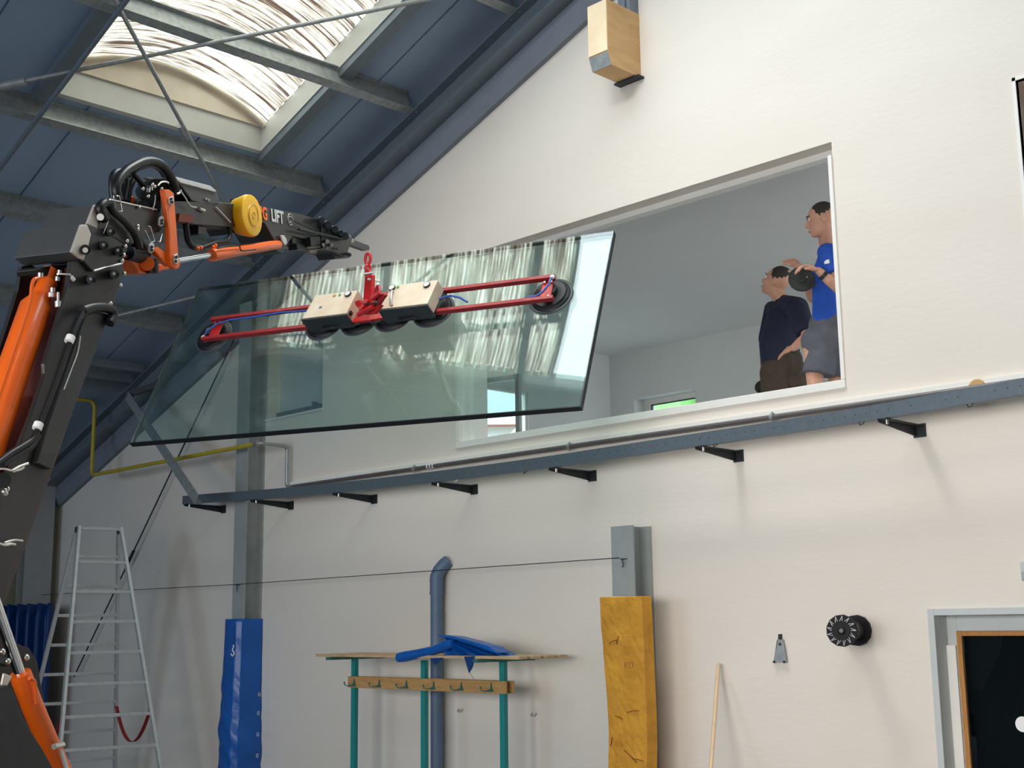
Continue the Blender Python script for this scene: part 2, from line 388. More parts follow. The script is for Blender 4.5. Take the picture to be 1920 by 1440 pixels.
# ---- roof light (window_1): curb, end panel, barrel cover
CH = .20
w1 = MB()
c0, c1 = 0.0, CH+.0
for (x0, x1, y0, y1) in ((SKX0-.04, SKX0, SKY0-.04, SKY1+.04), (SKX1, SKX1+.04, SKY0-.04, SKY1+.04), (SKX0, SKX1, SKY0-.04, SKY0), (SKX0, SKX1, SKY1, SKY1+.04)):
    w1.add([rp(x0, y0, -.02), rp(x1, y0, -.02), rp(x1, y1, -.02), rp(x0, y1, -.02), rp(x0, y0, CH), rp(x1, y0, CH), rp(x1, y1, CH), rp(x0, y1, CH)],
           [[0, 1, 2, 3], [7, 6, 5, 4], [0, 4, 5, 1], [1, 5, 6, 2], [2, 6, 7, 3], [3, 7, 4, 0]])
win1 = struct('window_1', w1, 'curb')
def arch(y):
    t = (y-SKY0)/(SKY1-SKY0); return CH + .62*math.sin(math.pi*t)**.85*.42
NA = 40
yy = [SKY0+(SKY1-SKY0)*i/NA for i in range(NA+1)]
ep = MB()
pl = [rp(SKX0+.02, y, arch(y)) for y in yy]; ep.prism([rp(SKX0+.02, SKY1, CH-.01)]+[rp(SKX0+.02, SKY0, CH-.01)]+pl, (-.03, 0, 0))
build('end_panel', ep, 'cream', win1)
xc = -6.62                     # dirty cover up to here, clear section beyond
cv = MB(); NX = 110; vs = []; fs = []
for i in range(NX+1):
    x = SKX0+.02+(xc-SKX0-.02)*i/NX
    for y in yy: vs.append(rp(x, y, arch(y)+.012*math.sin(i*math.pi/2)))
for i in range(NX):
    for j in range(NA):
        a = i*(NA+1)+j; fs.append([a, a+1, a+NA+2, a+NA+1])
cv.add(vs, fs, True); build('dirty_cover', cv, 'cover', win1)
cl = MB(); vs = []
for x in (xc+.02, SKX1):
    for y in yy: vs.append(rp(x, y, arch(y)))
cl.add(vs, [[j, j+1, j+NA+2, j+NA+1] for j in range(NA)], True); build('clear_cover', cl, 'window_glass', win1)
rb = MB()
rb.tube([rp(SKX0+.05, y, arch(y)-.02) for y in yy], .025, 8); build('arch_rib', rb, 'cream', win1)
rb = MB(); rb.tube([rp(xc, y, arch(y)-.01) for y in yy], .03, 8); build('arch_rib', rb, 'curb', win1)

# ---- upper room behind the opening
FZ = 3.12; CZ = 5.30; BY = 11.66; LX = -10.18
struct('floor', MB().box((LX, WY+WT, FZ-.15), (.5, BY, FZ)), 'white_wall')
struct('ceiling', MB().box((LX-.2, WY+WT, CZ), (.5, BY+.2, CZ+.12)), 'white_wall')
# back wall with window_3
p1 = at(1189, 747, BY); p2 = at(1303, 729, BY)
bx0, bx1, bz1, bz0 = p1.x, p2.x, (p1.z+p2.z)/2, 3.75
mb = MB()
mb.box((LX-.2, BY, FZ), (bx0, BY+.25, CZ)); mb.box((bx1, BY, FZ), (.5, BY+.25, CZ)); mb.box((bx0, BY, FZ), (bx1, BY+.25, bz0)); mb.box((bx0, BY, bz1), (bx1, BY+.25, CZ))
struct('wall_upper_back', mb, 'white_wall')
w3 = MB(); fw = .07; y0 = BY+.17
w3.box((bx0, y0, bz0), (bx0+fw+.05, y0+.06, bz1)); w3.box((bx1-fw, y0, bz0), (bx1, y0+.06, bz1)); w3.box((bx0+fw+.05, y0, bz1-fw), (bx1-fw, y0+.06, bz1)); w3.box((bx0+fw+.05, y0, bz0), (bx1-fw, y0+.06, bz0+fw))
o3 = struct('window_3', w3, 'white_paint', bevel=.004)
build('pane', MB().box((bx0+fw+.04, y0+.02, bz0+fw-.01), (bx1-fw+.01, y0+.035, bz1-fw+.01)), 'window_glass', o3)
build('gasket', MB().box((bx0+fw+.05, y0-.004, bz1-fw-.012), (bx1-fw, y0+.02, bz1-fw)).box((bx0+fw+.05, y0-.004, bz0+fw), (bx0+fw+.062, y0+.02, bz1-fw)), 'seal', o3)
# left wall with window_4
q1 = atx(905, 727, LX); q2 = atx(990, 730, LX)
ly0 = q1.y-.35; ly1 = q2.y; lz1 = atx(940, 728, LX).z; lz0 = 3.4
mb = MB()
mb.box((LX-.08, WY+WT, FZ), (LX, ly0, CZ)); mb.box((LX-.08, ly1, FZ), (LX, BY, CZ)); mb.box((LX-.08, ly0, FZ), (LX, ly1, lz0)); mb.box((LX-.08, ly0, lz1), (LX, ly1, CZ))
struct('wall_upper_left', mb, 'white_wall')
w4 = MB()
for a, b in (((LX-.07, ly0, lz0), (LX-.02, ly0+.03, lz1)), ((LX-.07, ly1-.03, lz0), (LX-.02, ly1, lz1)), ((LX-.07, ly0+.03, lz1-.025), (LX-.02, ly1-.03, lz1)), ((LX-.07, ly0+.03, lz0), (LX-.02, ly1-.03, lz0+.03))): w4.box(a, b)
o4 = struct('window_4', w4, 'white_paint', bevel=.004)
# its sash stands open into the room: hinge at the near side
hs = V((LX+.01, ly0+.04, 0)); fe = atx(973, 740, LX+.75); fe = V((fe.x, fe.y, 0)); ez1 = atx(971, 700, LX+.75).z; ez0 = lz0+.02
d = (fe-hs).normalized(); nn = V((-d.y, d.x, 0))*.05
sm = MB(); L = (fe-hs).length; tw = .05
def sashbar(a0, a1, z0, z1): 
    p = hs+d*a0; q = hs+d*a1
    sm.prism([V((p.x, p.y, z0)), V((q.x, q.y, z0)), V((q.x, q.y, z1)), V((p.x, p.y, z1))], nn)
sashbar(0, tw, ez0, ez1); sashbar(L-tw, L, ez0, ez1); sashbar(tw, L-tw, ez1-tw, ez1); sashbar(tw, L-tw, ez0, ez0+tw)
build('open_sash', sm, 'door_grey', o4)
pg = MB(); p = hs+d*tw+nn*.4; q = hs+d*(L-tw)+nn*.4
pg.prism([V((p.x, p.y, ez0+tw)), V((q.x, q.y, ez0+tw)), V((q.x, q.y, ez1-tw)), V((p.x, p.y, ez1-tw))], nn*.2); build('sash_pane', pg, 'window_glass', o4)
struct('wall_upper_right', MB().box((.5, WY+WT, FZ-.15), (.7, BY+.2, CZ)), 'white_wall')
area('daylight_portal', (LX-.3, (ly0+ly1)/2, (lz0+lz1)/2), (LX+5, (ly0+ly1)/2, (lz0+lz1)/2), lz1-lz0, ly1-ly0, 1, (1, 1, 1), True)
area('unseen_room_light', (-1.2, 10.8, 5.0), (-7, 9.6, 4.2), 1.6, 1.0, 105, (.90, .95, 1))  # unseen area light inside the upper room, away from its windows
# ---- trim of the opening
TF = WY-.015
struct('trim_1', MB().box((OX0, TF, OZ0), (OX1, WY+.2, OZ0+.055)), 'white_paint', bevel=.004)
struct('trim_2', MB().box((OX0, TF, OZ0+.055), (OX0+.045, WY+.06, OZ1)).box((OX0+.045, WY+.02, OZ0+.055), (OX0+.11, WY+.1, OZ1)).box((OX0+.11, WY+.045, OZ0+.055), (OX0+.16, WY+WT, OZ1)), 'white_paint', bevel=.004)
struct('trim_3', MB().box((OX1-.028, TF, OZ0+.055), (OX1, WY+.12, OZ1-.09)).box((OX1-.03, WY+.12, OZ0+.055), (OX1, WY+WT, OZ1)), 'white_paint', bevel=.004)
struct('trim_4', MB().box((OX0+.11, WY+.12, OZ1-.045), (OX1-.03, WY+.20, OZ1)), 'white_paint', bevel=.004)
o5 = struct('window_5', MB().box((VX0, WY-.01, VZ0-.012), (VX1+.01, WY+.17, VZ0+.004)), 'white_paint')
build('blind_panel', MB().box((VX0-.02, WY+.17, VZ0-.02), (VX1+.02, WY+.19, VZ1+.02)), 'panel_grey', o5)
build('bottom_frame', MB().box((VX0, WY+.13, VZ0+.004), (VX1, WY+.17, VZ0+.085)), 'galv_dark', o5)
build('catch', MB().prism([(VX1-.36, WY+.14, VZ0+.085), (VX1-.24, WY+.14, VZ0+.085), (VX1-.31, WY+.14, VZ0+.12), (VX1-.36, WY+.14, VZ0+.13)], (0, .02, 0)), 'galv_dark', o5)
# ---- upper right window and the door
o2 = MB(); fy = WY+.16
o2.box((WX0, fy, WZ0), (WX0+.07, fy+.06, WZ1)); o2.box((WX1-.07, fy, WZ0), (WX1, fy+.06, WZ1)); o2.box((WX0+.07, fy, WZ1-.07), (WX1-.07, fy+.06, WZ1)); o2.box((WX0+.07, fy, WZ0), (WX1-.07, fy+.06, WZ0+.07))
o2 = struct('window_2', o2, 'wood_bead'); build('pane', MB().box((WX0+.06, fy+.02, WZ0+.06), (WX1-.06, fy+.035, WZ1-.06)), 'door_glass', o2)
build('unlit_room_panel', MB().box((WX0-.2, WY+WT+.02, WZ0-.3), (WX1+.2, WY+WT+.08, WZ1+.1)), 'dark_room', o2)  # flat dark panel, its colour stands for the unlit room
build('surround', MB().box((WX0-.02, WY-.008, WZ0), (WX0, WY+.03, WZ1+.02)).box((WX0-.02, WY-.008, WZ1), (WX1, WY+.03, WZ1+.02)), 'white_paint', o2)
dm = MB(); tw = .04
dm.box((DX0, WY-.012, 0), (DX0+tw, WY+.03, DZ1)); dm.box((DX0+tw, WY-.012, DZ1-tw), (DX1, WY+.03, DZ1)); dm.box((DX1-tw, WY-.012, 0), (DX1, WY+.03, DZ1-tw))
dm.box((DX0+.02, WY+.03, 0), (DX0+tw, WY+.17, DZ1-tw)); dm.box((DX0+tw, WY+.03, DZ1-tw), (DX1, WY+.17, DZ1-.02))
door = struct('door_1', dm, 'door_grey', bevel=.003)
dy = WY+.13
gx0 = at(1802, 1300, dy).x; gz1 = at(1860, 1183, dy).z
leaf = MB(); leaf.box((DX0+tw, dy, 0), (gx0, dy+.05, DZ1-tw)); leaf.box((gx0, dy, gz1), (DX1-.02, dy+.05, DZ1-tw)); leaf.box((gx0, dy, 0), (DX1-.02, dy+.05, .8))
build('door_leaf', leaf, 'door_grey', door, bevel=.003)
build('door_rebate', MB().box((gx0-.065, dy-.018, 0), (gx0-.005, dy, gz1-.08)), 'white_paint', door, bevel=.003)
bead = MB(); bead.box((gx0, dy-.008, .8), (gx0+.03, dy+.02, gz1)); bead.box((gx0+.03, dy-.008, gz1-.028), (DX1-.02, dy+.02, gz1))
build('glazing_bead', bead, 'wood_bead', door, bevel=.004)
build('glass', MB().box((gx0+.02, dy+.008, .8), (DX1-.02, dy+.014, gz1-.02)), 'door_glass', door)
build('unlit_room_panel', MB().box((DX0-.2, WY+WT+.02, 0), (DX1+.1, WY+WT+.08, 2.4)), 'dark_room', door)  # dark panel in place of the unlit room beyond the glass
st = at(1918, 1358, dy+.004); build('round_sticker', MB().cyl(st, st+V((0, -.003, 0)), .042, 32), 'white', door)

# ---- outside the room windows
ob = thing('house', 'white house with red roof seen outside through the open room window', 'house', (-27, 24, 0))
def ypx(x, y, dist):
    r = ray(x, y); h = math.hypot(r.x, r.y); return CAM + r*(dist/h)
hb = ypx(935, 800, 34); hz1 = ypx(940, 800, 34).z; hz2 = ypx(940, 783, 34).z+.45
ob.location = (hb.x, hb.y, 0)
t_ = V((math.cos(YAW), -math.sin(YAW), 0)); n_ = V((math.sin(YAW), math.cos(YAW), 0))
def quad(c, w_, z): return [V((c.x, c.y, z))-t_*w_, V((c.x, c.y, z))+t_*w_, V((c.x, c.y, z))+t_*w_+n_*8, V((c.x, c.y, z))-t_*w_+n_*8]
build('house_wall', MB().prism(quad(hb, 7, 0), (0, 0, hz1)), 'render_white', ob)
a = quad(hb-n_*.4, 7.4, hz1)
rf = MB(); mid0 = (a[0]+a[3])/2+V((0, 0, hz2-hz1)); mid1 = (a[1]+a[2])/2+V((0, 0, hz2-hz1)); rf.add(a+[mid0, mid1], [[0, 1, 2, 3][::-1], [0, 1, 5, 4], [1, 2, 5], [2, 3, 4, 5], [3, 0, 4]])
build('roof', rf, 'roof_red', ob)
tr = thing('tree', 'bright green leafy tree outside the small back window of the room', 'tree', (0, 0, 0))
tp = ypx(1262, 770, 24); tr.location = (tp.x, tp.y, 0)
tk = MB().tube([(tp.x, tp.y, 0), (tp.x, tp.y, 3.5)], .2); build('trunk', tk, 'wood', tr)
cr_ = MB()
for i in range(60):
    cr_.sph((tp.x+random.uniform(-2.4, 2.4), tp.y+random.uniform(-1.6, 1.6), random.uniform(3.2, 9)), random.uniform(.7, 1.3), 9, 6)
build('leaf_crown', cr_, 'green', tr, smooth=False)

# ================================================================ STEELWORK
ridge_dir = V((1, 0, RS)).normalized()
upn = V((-RS, 0, 1)).normalized()
# purlins
def purlin(x, label, y0=-13.9, y1=6.75, h=.195, top=None):
    z = RB(x)
    pr = [V((x, y0, z))+V((1, 0, RS)).normalized()*a+upn*(b+h) for a, b in iprof(h, .085, .010, .009)]
    return tag(build('roof_purlin', MB().prism(pr, (0, y1-y0, 0)), 'galv'), label, 'purlin', 'galvanised roof purlins running away along the hall')
PX = [-11.73, -10.47, -9.31, -8.07, -6.80, -5.55, -4.3, -3.05, -1.8, -.55]
PL = {-11.73: 'galvanised purlin behind the crane head, lowest full one of the visible purlins',
      -10.47: 'galvanised purlin just above the grey covers of the crane knuckle',
      -9.31: 'galvanised purlin along the lower edge of the skylight',
      -8.07: 'galvanised purlin crossing in front of the middle of the skylight',
      -6.80: 'galvanised purlin at the very top of the picture beside the rafter'}
for x in PX:
    if x > -6: 
        continue
    purlin(x, PL[x])
for i, (x, l) in enumerate(((-12.58, 'upper dark eave beam in shadow low on the ceiling'), (-12.80, 'middle dark eave beam in shadow low on the ceiling'), (-12.99, 'lowest and thinnest dark eave beam in shadow'))):
    o = tag(build('eave_beam', MB().bar((x, -13.9, RB(x)+.05+.0), (x, 6.75, RB(x)+.05), .075-.015*i, .09), 'galv_dark'), l, 'beam', 'dark eave beams at the foot of the roof')
# trimmers of the roof light (run up the slope)
def slope_beam(name, y, x0, x1, w_, h, off, m):
    return build(name, MB().bar((x0, y, RB(x0)+off), (x1, y, RB(x1)+off), w_, h, upn), m)
tag(slope_beam('roof_trimmer', 4.03, SKX0-.05, SKX1+.3, .14, .07, .155, 'galv_dark'), 'dark steel trimmer along the left edge of the skylight', 'trimmer')
tag(slope_beam('roof_trimmer', 6.07, SKX0-.05, SKX1+.3, .12, .07, .155, 'galv_dark'), 'dark steel trimmer along the right edge of the skylight', 'trimmer')
# rafter on the gable
rf_ = thing('rafter', 'grey steel rafter rising along the gable wall under the roof', 'rafter', (-9, 6.84, RB(-9)))
x0, x1 = -15.1, .9
pr = [V((x0, 6.84+a, RB(x0)+b/ math.cos(math.atan(RS)))) for a, b in iprof(.21, .18, .011, .010)]
build('beam', MB().prism(pr, V((x1-x0, 0, RS*(x1-x0)))), 'galv_dark', rf_)
for px in ((655, 385), (813, 232), (1015, 42), (285, 722), (150, 850)):
    c = at(px[0], px[1], 6.93)
    build('wall_cleat', MB().box((c.x-.07, 6.90, c.z-.08), (c.x+.05, 7.0, c.z+.04)).cyl((c.x, 6.9, c.z-.03), (c.x, 6.86, c.z-.03), .014, 8), 'dark_steel', rf_)
for x in PX[:5]:
    for q_ in (.03, -.06): build('bolt', MB().cyl((x+q_, 6.79, RB(x+q_)-.018), (x+q_, 6.79, RB(x+q_)+.0), .009, 8), 'galv_dark', rf_)
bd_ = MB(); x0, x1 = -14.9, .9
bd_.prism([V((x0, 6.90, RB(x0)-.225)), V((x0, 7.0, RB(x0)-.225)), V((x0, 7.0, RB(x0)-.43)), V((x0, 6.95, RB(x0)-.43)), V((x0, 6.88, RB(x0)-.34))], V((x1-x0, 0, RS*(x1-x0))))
struct('rafter_shade_strip', bd_, 'rafter_shade')  # dark strip added on the wall in place of the rafter's soft shadow
# columns
def hcol(name, xc_, z1, label, y0=6.8, b=.2, tip=7.0):
    t = thing(name, label, 'steel column', (xc_, 6.9, 0))
    tf, tw_ = .012, .009; h = tip-y0
    pr = [V((xc_+a, tip+bb, 0)) for a, bb in iprof(h, b, tf, tw_)]
    build('h_section', MB().prism(pr, (0, 0, z1)), 'column', t)
    return t
lc = hcol('steel_column', -10.655, RB(-10.655)-.26, 'tall grey steel column wrapped in blue sheet, rising behind the glass pane')
rc = hcol('steel_column', -5.862, 2.755, 'short grey steel column stub behind the ochre foam block')
cc = thing('steel_column', 'dark grey steel column at the left end behind the ladder', 'steel column', (-14.95, 6.7, 0))
ca = atx(47, 1050, -14.82).y; cb = atx(98, 1050, -14.82).y
pr = [V((-14.82+bb, (ca+cb)/2+a, 0)) for a, bb in iprof(.2, cb-ca, .014, .010)]
build('h_section', MB().prism(pr, (0, 0, RB(-14.9)-.1)), 'column', cc)

# tie rods
def rod(label, p, q, r, m='galv', sleeve=None, sr=2.0):
    t = thing('tie_rod', label, 'tie rod', (V(p)+V(q))/2, 'diagonal wind bracing tie rods')
    build('rod', MB().cyl(p, q, r, 10), m, t)
    if sleeve is not None:
        d_ = (V(q)-V(p)).normalized(); s_ = V(sleeve); build('turnbuckle', MB().cyl(s_-d_*.09, s_+d_*.09, r*sr, 8), m, t)
    return t
def ext(p, q, a, b): d_ = q-p; return p-d_*a, q+d_*b
p, q = onroof(0, 161, -.03), onroof(795, 0, -.03); p2, q2 = ext(p, q, .08, .35)
rod('long tie rod sloping across the skylight from the left edge', p2, q2, .0165, sleeve=onroof(24, 157, -.03), sr=2.2)
p, q = onroof(215, 0, -.06), onroof(406, 352, -.06); p2, q2 = ext(p, q, .3, .25)
rod('tie rod crossing the skylight downward to behind the crane head', p2, q2, .0165, sleeve=onroof(343, 247, -.06), sr=1.7)
rod('dark tie rod parallel to the left skylight edge', (-6.9, 4.0, RB(-6.9)-.07), (-10.6, 3.97, RB(-10.6)-.07), .02, 'galv_dark')
rod('thin tie rod low on the roof between crane and pane', onroof(120, 616, -.03), onroof(376, 554, -.03), .015)
p, q = at(437, 640, 6.93), at(245, 1045, 6.93); p2, q2 = ext(p, q, .25, .62)
rod('thin dark tie rod crossing the wall behind the pane and ladder', p2, q2, .008, 'dark_steel', sleeve=q, sr=2.2)
# diagonal brace
p, q = at(238, 741, 6.55), at(368, 936, 6.2)
br = thing('diagonal_brace', 'flat grey steel brace from the rafter down to the rail end', 'brace', (p+q)/2)
dd = (q-p).normalized(); sd = dd.cross(V((0, 1, 0))).normalized()
build('flat_bar', MB().bar(p, q, .10, .012, V((0, 1, 0))), 'galv', br)
build('rib', MB().bar(p-sd*.045+V((0, .04, 0)), q-sd*.045+V((0, .04, 0)), .012, .07, V((0, 1, 0))), 'galv_dark', br)
build('gusset', MB().bar(p, p+V((.25, .25, .12)), .06, .06), 'dark_steel', br)

# rail with brackets
RZ = 3.26
RYc = 6.575
rl = [at(x, y, RYc) for x, y in ((342, 937), (520, 925), (700, 907.5), (880, 886), (1060, 862), (1240, 834), (1500, 796), (1735, 757), (1920, 723))]
rl.append(rl[-1]+V((1.2, 0, .03)))
def railZ(x):
    if x <= rl[0].x: return rl[0].z
    for a, b in zip(rl[:-1], rl[1:]):
        if x <= b.x: return a.z+(b.z-a.z)*(x-a.x)/(b.x-a.x)
    return rl[-1].z
def railYs(x): return RYc
N = 40; xs_ = [rl[0].x+(-1.9-rl[0].x)*i/N for i in range(N+1)]
vs = []; fs = []
prof = [(-.0, -.042), (0, .042), (.05, .042), (.05, .034), (.006, .034), (.006, -.034), (.05, -.034), (.05, -.042)]
for x in xs_:
    zz = (railZ(x-.4)+railZ(x)+railZ(x+.4))/3; vs += [V((x, RYc+a, zz+b)) for a, b in prof]
n = len(prof)
for i in range(N):
    for k in range(n): fs.append([i*n+k, (i+1)*n+k, (i+1)*n+(k+1) % n, i*n+(k+1) % n])
fs.append(list(range(n))); fs.append([N*n+k for k in range(n)][::-1])
rail = thing('curtain_rail', 'long dark blue grey steel rail on brackets running the width of the wall', 'rail', (-7, 6.7, RZ))
build('channel', MB().add(vs, fs), 'rail', rail)
for i in range(60):
    x = -6.6+i*.07
    if random.random() < .7:
        build('rail_hole', MB().cyl((x, RYc-.0005, railZ(x)+.003), (x, RYc-.002, railZ(x)+.003), .0035, 6), 'dark_steel', rail)
for i, (x, yo) in enumerate(((-7.35, -.035), (-3.86, -.05), (-3.2, -.045), (-6.6, -.04), (-4.9, -.048))):
    y = railYs(x); z = railZ(x)
    build('rail_clip', MB().tube([(x, y+.02, z-.04), (x+.015, y+.0, z-.06), (x+.035, y, z-.055), (x+.04, y+.01, z-.04)], .003, 6), 'dark_steel' if i else 'white', rail)
BX = [-11.27, -10.10, -8.85, -7.57, -6.30, -5.0, -3.70]
BL = ['leftmost rail bracket, at the free end of the rail', 'rail bracket beside the tall steel column', 'rail bracket below the glass pane, second right of the tall column',
      'rail bracket below the left corner of the wall opening', 'rail bracket below and left of the small green room window', 'rail bracket below the middle right of the wall opening', 'rail bracket nearest the right edge, right of the two men']
for x, l in zip(BX, BL):
    y = railYs(x); L_ = 7-y
    t = thing('rail_bracket', 'dark triangular steel ' + l, 'bracket', (x, 7, RZ), 'steel brackets carrying the rail')
    zt = railZ(x)-.043
    build('arm', MB().prism([(x-.025, 7, zt), (x-.025, y-.01, zt), (x-.025, y-.01, zt-.02), (x-.025, 7-.02, zt-.062), (x-.025, 7, zt-.062)], (.008, 0, 0)).prism([(x-.025, 7, zt), (x+.03, 7, zt), (x+.03, y-.01, zt), (x-.025, y-.01, zt)], (0, 0, -.006)), 'dark_steel', t)
    build('wall_plate', MB().box((x-.04, 6.992, zt-.07), (x+.04, 7, zt+.01)), 'dark_steel', t)
    build('bolt', MB().cyl((x+.01, y+.03, zt-.006), (x+.01, y+.03, zt-.03), .009, 6), 'steel_shiny', t)

# conduit, trunking, gas pipe
cz = at(1060, 838, 6.94).z
cnd = thing('conduit', 'dark steel conduit pipe running along the wall above the rail', 'conduit', (-6, 6.94, cz))
build('pipe', MB().cyl((at(545, 912, 6.94).x, 6.94, cz), (-2.0, 6.94, cz), .0165, 12), 'conduit', cnd)
for px in (777, 1068, 1452):
    x = at(px, 860, 6.94).x
    build('pipe_clamp', MB().cyl((x-.012, 6.94, cz), (x+.012, 6.94, cz), .024, 14).cyl((x, 6.94, cz), (x, 7, cz), .006, 8).box((x-.005, 6.935, cz+.02), (x+.005, 6.945, cz+.032)).box((x-.005, 6.935, cz-.034), (x+.005, 6.945, cz-.02)), 'galv', cnd)
x = at(808, 866, 6.94).x
for q_ in (-.035, 0, .035): build('wire_wrap', MB().cyl((x+q_-.005, 6.94, cz), (x+q_+.005, 6.94, cz), .021, 10), 'white', cnd)
zt = at(1720, 735, 6.97).z
tag(build('cable_trunking', MB().box((at(548, 915, 6.99).x, 6.965, zt-.018), (-2.0, 7.0, zt+.018)), 'white_paint'), 'thin white cable trunking between the conduit and the rail', 'trunking')
gy = 6.62
c1_, c2_ = at(178, 752, gy), at(178, 887, gy); c3_ = at(480, 836, gy)
zz = (c2_.z+c3_.z)/2; c2_ = V((c1_.x, gy, zz)); c3_ = V((c3_.x, gy, zz))
def bend(pts, r, n=6):
    out_ = [V(pts[0])]
    for a, b, c in zip(pts[:-2], pts[1:-1], pts[2:]):
        a, b, c = V(a), V(b), V(c); u1 = (a-b).normalized(); u2 = (c-b).normalized(); s_ = b+u1*r; e_ = b+u2*r
        for i in range(n+1):
            t_ = i/n; out_.append(s_*(1-t_)**2+b*2*t_*(1-t_)+e_*t_**2)
    return out_+[V(pts[-1])]
gp = thing('gas_pipe', 'yellow pipe with bends, turning grey before it reaches the wall', 'pipe', (c2_.x, gy, zz))
build('yellow_run', MB().tube(bend([c1_+V((0, -1.6, 0)), c1_, c2_, c3_], .09), .021, 12), 'yellow_pipe', gp)
c4_ = at(533, 841, 6.94); c4_ = V((c3_.x+.02, 6.90, zz)); 
cx = at(538, 880, 6.94).x
build('grey_run', MB().tube(bend([c3_, V((c3_.x+.07, gy, zz)), V((cx, 6.94, zz-.0)), V((cx, 6.94, cz)), V((cx+.12, 6.94, cz))], .05), .0165, 12), 'pipe_grey', gp)
build('coupling', MB().cyl(c3_-V((.03, 0, 0)), c3_+V((.04, 0, 0)), .026, 12), 'pipe_grey', gp)

# thin wire across the columns
wa = at(62, 1116, 6.78); wb = at(440, 1096, 6.78); wc = at(500, 1089, 6.8); wd = at(1160, 1046, 6.78)
tag(build('wire', MB().tube([wa, wb, wd], .0035, 6), 'dark_steel'), 'thin taut wire strung along the wall from column to column', 'wire')
for px, lb in (((446, 1097), 'small wire hook on the tall column'), ((1169, 1048), 'small wire hook on the short column stub')):
    p = at(px[0], px[1], 6.79); tag(build('wire_hook', MB().tube([p, p+V((.0, -.015, -.01)), p+V((.01, -.015, -.04)), p+V((-.005, -.01, -.055))], .004, 6).bar(p-V((.03, 0, 0)), p+V((.03, 0, 0)), .008, .006), 'dark_steel'), lb, 'hook')

# ---------------------------------------------------------------- timber beam end high on the wall
X_r = -5.721; zf = 6.565
beam = thing('timber_beam', 'boxed wooden beam end sticking out of the wall under the roof', 'beam', (-5.81, 6.8, 6.1))
poly = [(X_r, 7, zf), (X_r, 6.635, zf), (X_r, 6.635, 6.162), (X_r, 6.672, 6.062), (X_r, 7, 6.062)]
build('timber', MB().prism(poly, (-.185, 0, 0)), 'wood_beam', beam, bevel=.002)
build('end_face', MB().prism([(X_r-.002, 6.634, 6.166), (X_r-.183, 6.634, 6.166), (X_r-.183, 6.634, zf-.004), (X_r-.002, 6.634, zf-.004)], (0, -.006, 0)), 'wood_end_lit', beam)  # end face coloured lighter than the sides, as light strikes it
build('chamfer_plate', MB().prism([(X_r-.002, 6.634, 6.158), (X_r-.183, 6.634, 6.158), (X_r-.183, 6.67, 6.064), (X_r-.002, 6.67, 6.064)], (0, -.004, -.002)), 'galv', beam)
build('support_plate', MB().box((X_r-.205, 6.93, 6.045), (X_r+.03, 7.0, 6.060)), 'dark_steel', beam)
tag(build('wall_post', MB().box((X_r-.12, 6.90, zf+.001), (X_r-.005, 7.0, 6.80)).box((X_r-.085, 6.885, zf+.001), (X_r-.04, 6.9, 6.80)), 'galv_dark'), 'grey steel post on the wall just above the wooden beam end', 'post')

# ---------------------------------------------------------------- drainpipe
px_ = at(821, 1105, 6.92); pxb = at(817, 1437, 6.92)
dp = thing('drainpipe', 'blue grey plastic drainpipe standing at the wall behind the coat rack', 'pipe', (px_.x, 6.92, 0))
xx = (px_.x+pxb.x)/2
build('pipe', MB().cyl((xx, 6.92, 0), (xx, 6.92, px_.z+.07), .05, 24), 'blue_pipe', dp)
build('elbow', MB().tube([(xx, 6.92, px_.z-.02), (xx, 6.92, px_.z+.10), (xx+.015, 6.935, px_.z+.15), (xx+.05, 6.96, px_.z+.20), (xx+.075, 6.985, px_.z+.225)], .053, 24, rs=[.055, .055, .054, .053, .052]), 'blue_pipe', dp)
for z in (px_.z-.03, px_.z+.07): build('socket_rim', MB().cyl((xx, 6.92, z-.012), (xx, 6.92, z+.012), .057, 24), 'blue_pipe', dp)

# ---------------------------------------------------------------- blue sheet on the tall column
def wrinkle(p, s=1.): return s*(math.sin(p.z*9+p.x*7)*.010+math.sin(p.z*23+p.x*31+p.y*11)*.006*(1 if p.z < 1.75 else .3)+math.sin(p.z*4.3)*.008)
zt = at(461, 1160, 6.75).z
x0 = at(431, 1160, 6.74).x; x1 = at(490, 1162, 6.98).x
pts_h = [(-10.755+.0-.03, 6.99), (-10.79, 6.86), (-10.79, 6.77), (-10.70, 6.755), (-10.60, 6.76), (-10.56, 6.80), (-10.555, 6.88), (-10.545, 6.99)]
mbt = MB(); vs = []; fs = []
hp = []
for (a, b) in zip(pts_h[:-1], pts_h[1:]):
    for i in range(6): hp.append((a[0]+(b[0]-a[0])*i/6, a[1]+(b[1]-a[1])*i/6))
hp.append(pts_h[-1]); cxx, cyy = -10.66, 6.92; R_ = 70
for j in range(R_+1):
    z = .02+(zt-.02)*j/R_
    grow = 1+.22*(1-j/R_)**1.2
    for (x, y) in hp:
        p = V((cxx+(x-cxx)*grow, min(6.995, cyy+(y-cyy)*(1+.25*(1-j/R_))), z)); ww = wrinkle(p)*(.4+1.4*max(0, (1.85-z)))
        d_ = V((x-cxx, y-cyy, 0)).normalized(); q_ = p+d_*(abs(ww)*.8+.014); q_.y = min(q_.y, 6.995); vs.append(q_)
n = len(hp)
for j in range(R_):
    for k in range(n-1): fs.append([j*n+k, j*n+k+1, (j+1)*n+k+1, (j+1)*n+k])
mbt.add(vs, fs, True)
cvr = thing('column_sheet', 'bright blue plastic sheet wrapped around the tall steel column', 'sheet', (-10.66, 6.9, 0))
o = build('sheet', mbt, 'blue_tarp', cvr); so = o.modifiers.new('s', 'SOLIDIFY'); so.thickness = .004
hk = at(437, 1222, 6.72)
